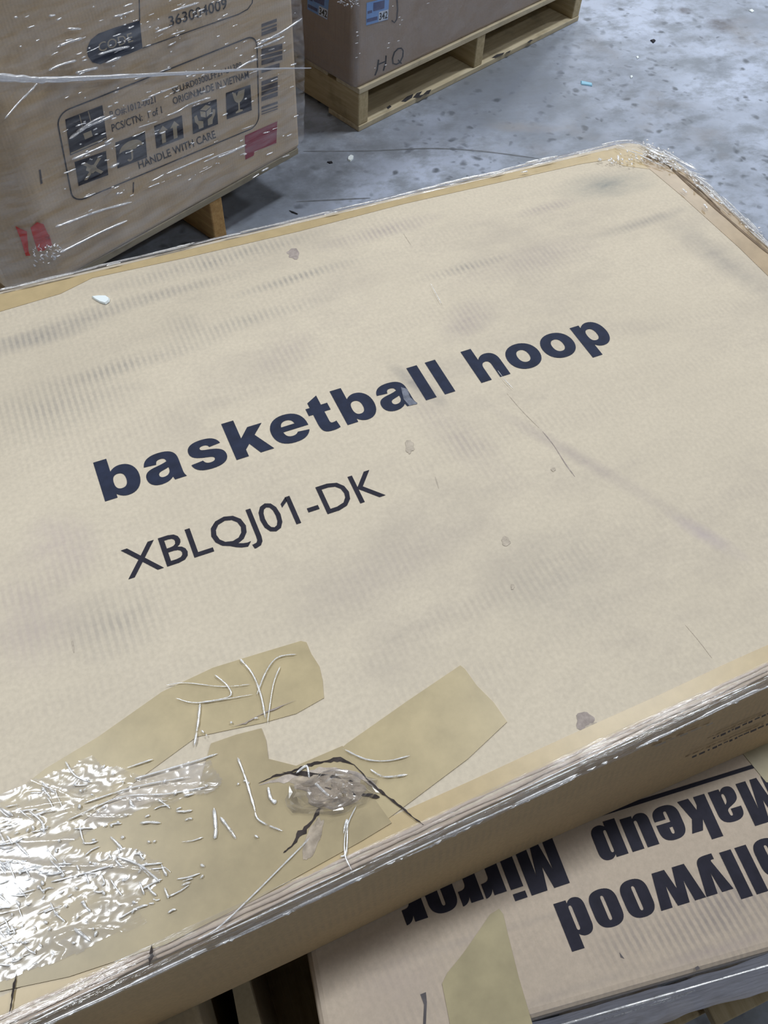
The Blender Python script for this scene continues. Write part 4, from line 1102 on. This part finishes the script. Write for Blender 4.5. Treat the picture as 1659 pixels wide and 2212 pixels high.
# barcode column and labels
bars = []
for (y0, y1, xr) in [(52, 59, 598), (63, 67, 598), (70, 78, 598), (106, 118, 610), (121, 128, 610), (131, 141, 610), (148, 158, 604), (176, 185, 600), (188, 197, 600), (199, 207, 600), (210, 219, 600), (231, 236, 600), (240, 243, 600), (246, 248, 600)]:
    bars.append([(565, y0), (xr, y0-12), (xr, y1-12), (565, y1)])
V, F = [], []
for b in bars:
    k = len(V); V += [SL.at(p, 0.0006) for p in b]; F.append((k, k+1, k+2, k+3))
link_mesh('barcode', V, F, M_INKF, left)
o = patch('red_label', SL, [(529, 293), (599, 262), (597, 309), (550, 327), (548, 336), (530, 345)], M_RED, left, 0.0007); o['label'] = 'red square label'
for pxs in ([(84, 367), (88, 366), (92, 396), (88, 398)], [(287, 394), (290, 393), (289, 416), (287, 417)]):
    patch('scuff_mark', SL, pxs, M_INKF, left, 0.0006)
# red print on the narrow left side
for pxs in ([(33, 488), (42, 493), (58, 500), (62, 545), (66, 552), (56, 553), (46, 520)], [(66, 492), (80, 480), (94, 484), (106, 510), (112, 532), (104, 532), (96, 541), (82, 543), (74, 520)], [(98, 508), (106, 506), (113, 530), (103, 533)]):
    P = [SLs.at(p, 0.0008) for p in pxs]
    P = [p + UL*(-0.0001) for p in P]
    link_mesh('red_print', P, [tuple(range(len(P)))], M_RED2, left)
# film round the load
def wrap_film(u0, u1, v0, v1, z0, z1, r, LL, mat, parent, amp, bulge=0.0, seed=0.0, back=0.45, splay=False):
    path2 = []
    if splay:
        for i in range(15): path2.append((u0-0.9165*0.105*(1-i/15), v0+0.3998*0.105*(1-i/15), 3))
    else:
        n = int(back/0.02)
        for i in range(n): path2.append((u0, v0+r+back*(1-i/n), 0))
        for k in range(7):
            a = math.radians(180+15*k); path2.append((u0+r+r*math.cos(a), v0+r+r*math.sin(a), 0))
    n = int((u1-u0-2*r)/0.006)
    for i in range(1, n): path2.append((u0+r+(u1-u0-2*r)*i/n, v0, 1))
    for k in range(9):
        a = math.radians(270+11.25*k); path2.append((u1-r+r*math.cos(a), v0+r+r*math.sin(a), 2))
    for i in range(1, 16): path2.append((u1, v0+r+back*i/16, 2))
    m = int((z1-z0)/0.006)
    V, F = [], []
    for i, (u, v, side) in enumerate(path2):
        nrm = (-1, 0) if side == 0 else ((0, -1) if side == 1 else ((-0.4, -0.92) if side == 3 else (0.8, -0.6)))
        for k in range(m+1):
            z = z0+(z1-z0)*k/m
            d = z - 0.42*u*1.0
            w = noise.noise(Vector((u*3+seed, d*24, v*2))) + 0.5*noise.noise(Vector((u*7+seed, d*70, v*4)))
            off = amp*(w+0.25)
            if side == 2: off += bulge*math.sin(math.pi*min(1, max(0, (z-z0)/(0.5))))
            if k < 3: off -= 0.008*(3-k)/3
            if side in (1, 3): off = max(off, -0.006)
            V.append(LL(u+nrm[0]*off, v+nrm[1]*off, z + 0.005*abs(noise.noise(Vector((u*20, seed, 0))))*(1 if k == 0 else 0)))
        if i:
            for k in range(m): F.append(((i-1)*(m+1)+k, i*(m+1)+k, i*(m+1)+k+1, (i-1)*(m+1)+k+1))
    return link_mesh('stretch_film', V, F, mat, parent, smooth=True)
wrap_film(-0.408, 0.330, -0.009, 0.6, 0.1300, 0.95, 0.02, L, F_WRAP, left, 0.0035, 0.012, 1.0, splay=True)['label'] = 'clear stretch film pulled round the carton'
# bright creases of the film
SLF = Surf(L(0, -0.013, 0.3), -NLin)
V, F = [], []
LC = [([(125, 100), (150, 90), (178, 82)], 2.0), ([(105, 152), (130, 140), (165, 130)], 2.0), ([(163, 158), (185, 152), (212, 146)], 2.2), ([(10, 257), (40, 222), (68, 194), (80, 180)], 1.5),
      ([(212, 118), (245, 108), (280, 100)], 2.0), ([(228, 136), (262, 122)], 2.2), ([(140, 88), (158, 84)], 1.4), ([(245, 36), (268, 30), (290, 22)], 1.5), ([(370, 24), (430, 5)], 1.8),
      ([(335, 70), (365, 58)], 1.4), ([(370, 75), (400, 65)], 1.2), ([(555, 98), (580, 84), (610, 68), (652, 40)], 2.0), ([(562, 90), (590, 80), (604, 76)], 2.2), ([(550, 105), (585, 92), (615, 78)], 2.0), ([(510, 150), (535, 135), (556, 127)], 2.2),
      ([(150, 300), (185, 275), (215, 262), (245, 248)], 2.4), ([(165, 285), (200, 262), (228, 250)], 1.8), ([(155, 345), (200, 325), (240, 308)], 1.8), ([(225, 310), (245, 298)], 2.0), ([(238, 362), (258, 352)], 2.0), ([(360, 250), (385, 240), (410, 225), (455, 210)], 1.6),
      ([(320, 210), (350, 198), (385, 185)], 1.2), ([(360, 375), (400, 358), (430, 345), (462, 332)], 1.5), ([(470, 340), (495, 330), (532, 312)], 2.2), ([(440, 350), (480, 332), (520, 318)], 1.2), ([(120, 490), (160, 475), (215, 455), (285, 436)], 2.2), ([(130, 545), (170, 525), (220, 500), (275, 476)], 2.2), ([(160, 530), (200, 510), (240, 490)], 1.6),
      ([(565, 370), (580, 362)], 2.2), ([(545, 385), (560, 375)], 1.4), ([(575, 335), (590, 328)], 1.5), ([(610, 340), (625, 334)], 1.2), ([(300, 275), (340, 262)], 1.0), ([(60, 60), (75, 55)], 1.0), ([(105, 35), (120, 32)], 1.5), ([(145, 62), (176, 62)], 2.0), ([(30, 38), (38, 36)], 1.4), ([(250, 420), (258, 416)], 2.2), ([(320, 405), (345, 395)], 1.3)]
for pxs, r in LC: tube(V, F, smooth_line(pxs, SLF, 0.0), r*0.0017)
rn = random.Random(12)
for k in range(330):
    g = rn.choice((60, 75, 200, 300, 420, 500, 0))
    x = rn.uniform(10, 650); y = g + rn.gauss(0, 26) + 130 - 0.42*x if rn.random() < 0.75 else rn.uniform(-10, 560-0.42*x)
    if y > 560-0.42*x or y < -20: continue
    y = y 
    if x < 130 and y > 120: continue
    if y < 20 and x > 560: continue
    l = rn.uniform(2, 13)*(1.0 if rn.random() < 0.75 else 2.2); s = rn.uniform(-0.55, -0.3)
    tube(V, F, smooth_line([(x, y), (x+l/2, y+s*l/2+rn.uniform(-1, 1)), (x+l, y+s*l)], SLF, rn.uniform(-0.002, 0.003), 3), rn.uniform(0.0007, 0.0024))
link_mesh('film_creases', V, F, F_DASH, left, smooth=True)['kind'] = 'stuff'
# crumpled film at the lower left corner
V, F = [], []
for k in range(46):
    x = rn.uniform(70, 128); y = 545+rn.uniform(-10, 28)-(x-70)*0.12
    l = rn.uniform(3, 9); a = rn.uniform(-1.4, 1.0)
    tube(V, F, smooth_line([(x, y), (x+l*math.cos(a)*0.5+1, y+l*math.sin(a)*0.5), (x+l*math.cos(a), y+l*math.sin(a))], SLF, rn.uniform(-0.004, 0.004), 3), rn.uniform(0.001, 0.0024))
link_mesh('film_creases', V, F, F_DASH, left, smooth=True)['kind'] = 'stuff'
# loose twisted band of film
SLB = Surf(L(0, -0.026, 0.3), -NLin)
V, F = [], []
pts = smooth_line([(-60, 156), (0, 166), (60, 171), (110, 172), (200, 168), (300, 163), (420, 157), (520, 151), (600, 148), (672, 147)], SLB, 0.0, 10)
nb = len(pts)
for i, p in enumerate(pts):
    t = i/(nb-1)
    rr = 0.0085*(1-t)**1.1+0.0014
    d = (pts[min(i+1, nb-1)]-pts[max(i-1, 0)]).normalized(); u = Vector((0, 0, 1)); s = d.cross(u).normalized()
    for k in range(10):
        a = 2*math.pi*k/10+i*0.12
        q = rr*(0.8+0.35*noise.noise(Vector((math.cos(a)*2, math.sin(a)*2, i*0.25))))
        V.append(p + u*q*math.sin(a) + s*q*0.6*math.cos(a))
    if i:
        for k in range(10): F.append(((i-1)*10+k, (i-1)*10+(k+1) % 10, i*10+(k+1) % 10, i*10+k))
o = link_mesh('film_band', V, F, F_BAND, left, smooth=True); o['label'] = 'white twisted band of film across the carton'

# ------------------------------------------------------------------ load farther back
YAWF = 20.3
UF = Vector((math.cos(math.radians(YAWF)), math.sin(math.radians(YAWF)), 0)); NF = Vector((-UF.y, UF.x, 0))
PF = Vector((0.8795, 2.0274, 0))
def Lf(u, v, z): return PF + UF*u + NF*v + UP*z
far_pallet = pallet('pale pallet with three runner ends showing under the carton marked HQ', yaw_frame(PF, YAWF), 1.022, 1.15, 9, M_WOODL, M_WOODLY, (0.019, 0.511, 1.003), height=0.124, board_w=0.095)
far = thing('carton', 'film wrapped brown carton marked HQ with a blue 342 label, behind the other load', 'cardboard box', Matrix.Translation(Lf(0.5, 0.5, 0.1245)) @ Matrix.Rotation(math.radians(YAWF), 4, 'Z') @ Matrix.Rotation(math.pi/2, 4, 'X'))
load_body(far, -0.012, 1.02, 0.006, 1.12, 0.1245, 1.3, 0.02, M_FAR, Lf)
SF = Surf(Lf(0, 0.006, 0.2), -NF)
SFs = Surf(Lf(-0.012, 0, 0.2), -UF)
wrap_film(-0.018, 1.03, -0.002, 1.1, 0.1270, 0.83, 0.026, Lf, F_WRAPF, far, 0.003, 0.0, 7.0)['label'] = 'clear film round the far carton'
def label342(q, surf, lab):
    o = patch('blue_label', surf, q, M_BLUE, far, 0.0007); o['label'] = lab
    W = [surf.at(p, 0.0010) for p in q]    # bl br tr tl
    g = decal('label_print', [([(0.30, 0.55), (0.80, 0.55), (0.80, 0.92), (0.30, 0.92), (0.03, 0.12), (0.5, 0.12), (0.5, 0.28), (0.03, 0.28), (0.05, 0.5), (0.25, 0.5), (0.25, 0.62), (0.05, 0.62)], [(0, 1, 2, 3), (4, 5, 6, 7), (8, 9, 10, 11)])], W, (0, 0, 1, 1), M_BARC, far)
    g.parent = o
    g = decal('label_field', [([(0.56, 0.02), (0.99, 0.02), (0.99, 0.46), (0.56, 0.46)], [(0, 1, 2, 3)])], W, (0, 0, 1, 1), M_WHITE, far)
    g.parent = o
    pc = font_text('342', 0.02); bb = cap_bb(pc)
    W2 = [surf.at(p, 0.0013) for p in q]
    sub = [quadmap(W2, 0.59, 0.08), quadmap(W2, 0.97, 0.08), quadmap(W2, 0.97, 0.40), quadmap(W2, 0.59, 0.40)]
    g = decal('label_number', pc, sub, bb, M_INKG, far); g.parent = o
label342([(791, 55), (838, 42), (841, -6), (792, 6)], SF, 'blue label numbered 342 on the front')
label342([(664, 20), (707, 43), (711, -4), (664, -24)], SFs, 'blue label numbered 342 on the shaded side')
# marker letters
stroke_px('marker_letter', [(818, 129), (815, 150), (810, 163)], 3.2, M_INKG, SF, far)
stroke_px('marker_letter', [(834, 120), (833, 136), (828, 153)], 3.2, M_INKG, SF, far)
stroke_px('marker_letter', [(815, 140), (832, 133)], 2.8, M_INKG, SF, far)
stroke_px('marker_letter', [(868, 105), (871, 110), (870, 122), (864, 135), (856, 139), (849, 137), (848, 126), (852, 113), (860, 105), (868, 104)], 3.0, M_INKG, SF, far)
stroke_px('marker_letter', [(860, 129), (864, 135), (868, 137)], 2.8, M_INKG, SF, far)
stroke_px('marker_letter', [(857, -12), (859, 20), (857, 42), (852, 49), (846, 44)], 3.0, M_INKF, SF, far)
# crinkles at the corner and on the face
V, F = [], []
SFF = Surf(Lf(0, -0.006, 0.2), -NF)
for k in range(60):
    x = rn.uniform(728, 772); y = rn.uniform(-6, 12)-abs(x-758)*0.22+2
    l = rn.uniform(2, 7); a = rn.uniform(-0.8, 1.6)
    tube(V, F, smooth_line([(x, y), (x+l*math.cos(a)*0.5+0.6, y+l*math.sin(a)*0.5), (x+l*math.cos(a), y+l*math.sin(a))], SFF, rn.uniform(-0.004, 0.004), 3), rn.uniform(0.0007, 0.0018))
for (x, y) in [(769, 70), (770, 78), (775, 116), (767, 94), (847, 14), (861, 38), (867, 44), (838, 94), (836, 104), (858, 89), (808, 148), (862, 54), (922, 8), (768, 125), (831, 141)]:
    l = rn.uniform(3, 7)
    tube(V, F, smooth_line([(x, y), (x+l/2, y-1), (x+l, y-1.5)], SFF, 0, 3), 0.0013)
link_mesh('film_creases', V, F, F_DASH, far, smooth=True)['kind'] = 'stuff'
# dark stencil marks on the front bottom board of that pallet
SB = Surf((0, 0, 0.016), UP)
for pxs in ([(866, 219), (880, 208), (893, 203), (890, 211), (876, 220)], [(892, 211), (900, 201), (912, 197), (906, 206), (918, 203), (908, 211)], [(914, 204), (922, 196), (932, 193), (926, 203)], [(835, 232), (842, 227), (846, 230), (838, 236)],
            [(1062, 125), (1072, 118), (1090, 113), (1086, 118), (1070, 125)], [(1092, 114), (1104, 108), (1100, 114)], [(1138, 92), (1146, 86), (1152, 86), (1144, 92)]):
    o = patch('stencil_mark', SB, pxs, M_INKG, far_pallet, 0.0006)

# ------------------------------------------------------------------ scraps
def scrap(name, label, cat, pxs, z, mat, h=0.004, group=None):
    P = [on(p, z) + UP*0.0008 for p in pxs]
    c = sum(P, Vector())/len(P)
    k = len(P)
    lo = [p for p in P]
    up = [c + (p-c)*0.86 + UP*h*(0.6+0.6*abs(noise.noise(p*90))) for p in P]
    me_v = [p-c for p in lo+up]
    F = [tuple(range(k, 2*k)), tuple(reversed(range(k)))] + [(i, (i+1) % k, k+(i+1) % k, k+i) for i in range(k)]
    o = tidy(link_mesh(name, me_v, F, mat)); o.location = c
    return tag(o, label, cat, group)
scrap('plastic_scrap', 'pale torn plastic scrap lying on top of the large carton near its far edge', 'scrap', [(198, 643), (214, 641), (230, 641), (238, 647), (237, 653), (229, 659), (216, 655), (204, 648)], TOP, M_SCRAP, 0.003)
scrap('paper_scrap', 'light blue paper strip on the concrete floor right of the far pallet', 'scrap', [(1254, 176), (1279, 181), (1279, 187), (1255, 183)], 0, M_SCRAPB, 0.004)
scrap('paper_scrap', 'white paper scrap on the floor between the wrapped load and the large carton', 'scrap', [(752, 342), (758, 337), (764, 338), (763, 345), (757, 350), (751, 347)], 0, M_SCRAP, 0.005)
scrap('paper_scrap', 'white paper scrap on the floor at the top right of the picture', 'scrap', [(1617, 23), (1624, 21), (1629, 26), (1624, 28)], 0, M_SCRAP, 0.004)
scrap('paper_crumb', 'tiny white crumb on the floor above and right of the light blue strip', 'scrap', [(1374, 123), (1378, 122), (1380, 126), (1376, 128)], 0, M_SCRAP, 0.003)
scrap('paper_crumb', 'tiny white crumb on the floor level with the light blue strip', 'scrap', [(1361, 165), (1365, 164), (1367, 168), (1362, 170)], 0, M_SCRAP, 0.003)
scrap('dark_chip', 'small dark chip on the open floor below the two large stains', 'scrap', [(1404, 88), (1412, 86), (1416, 89), (1411, 94)], 0, M_LEAF, 0.004)
scrap('dark_chip', 'small dark chip on the floor left of the white paper scrap', 'scrap', [(706, 351), (717, 349), (719, 353), (712, 354)], 0, M_LEAF, 0.003)
scrap('wood_splinter', 'thin dark splinter on the floor right of the orange pallet runner', 'scrap', [(624, 455), (634, 458), (644, 463), (642, 464), (630, 460)], 0, M_LEAF, 0.002)
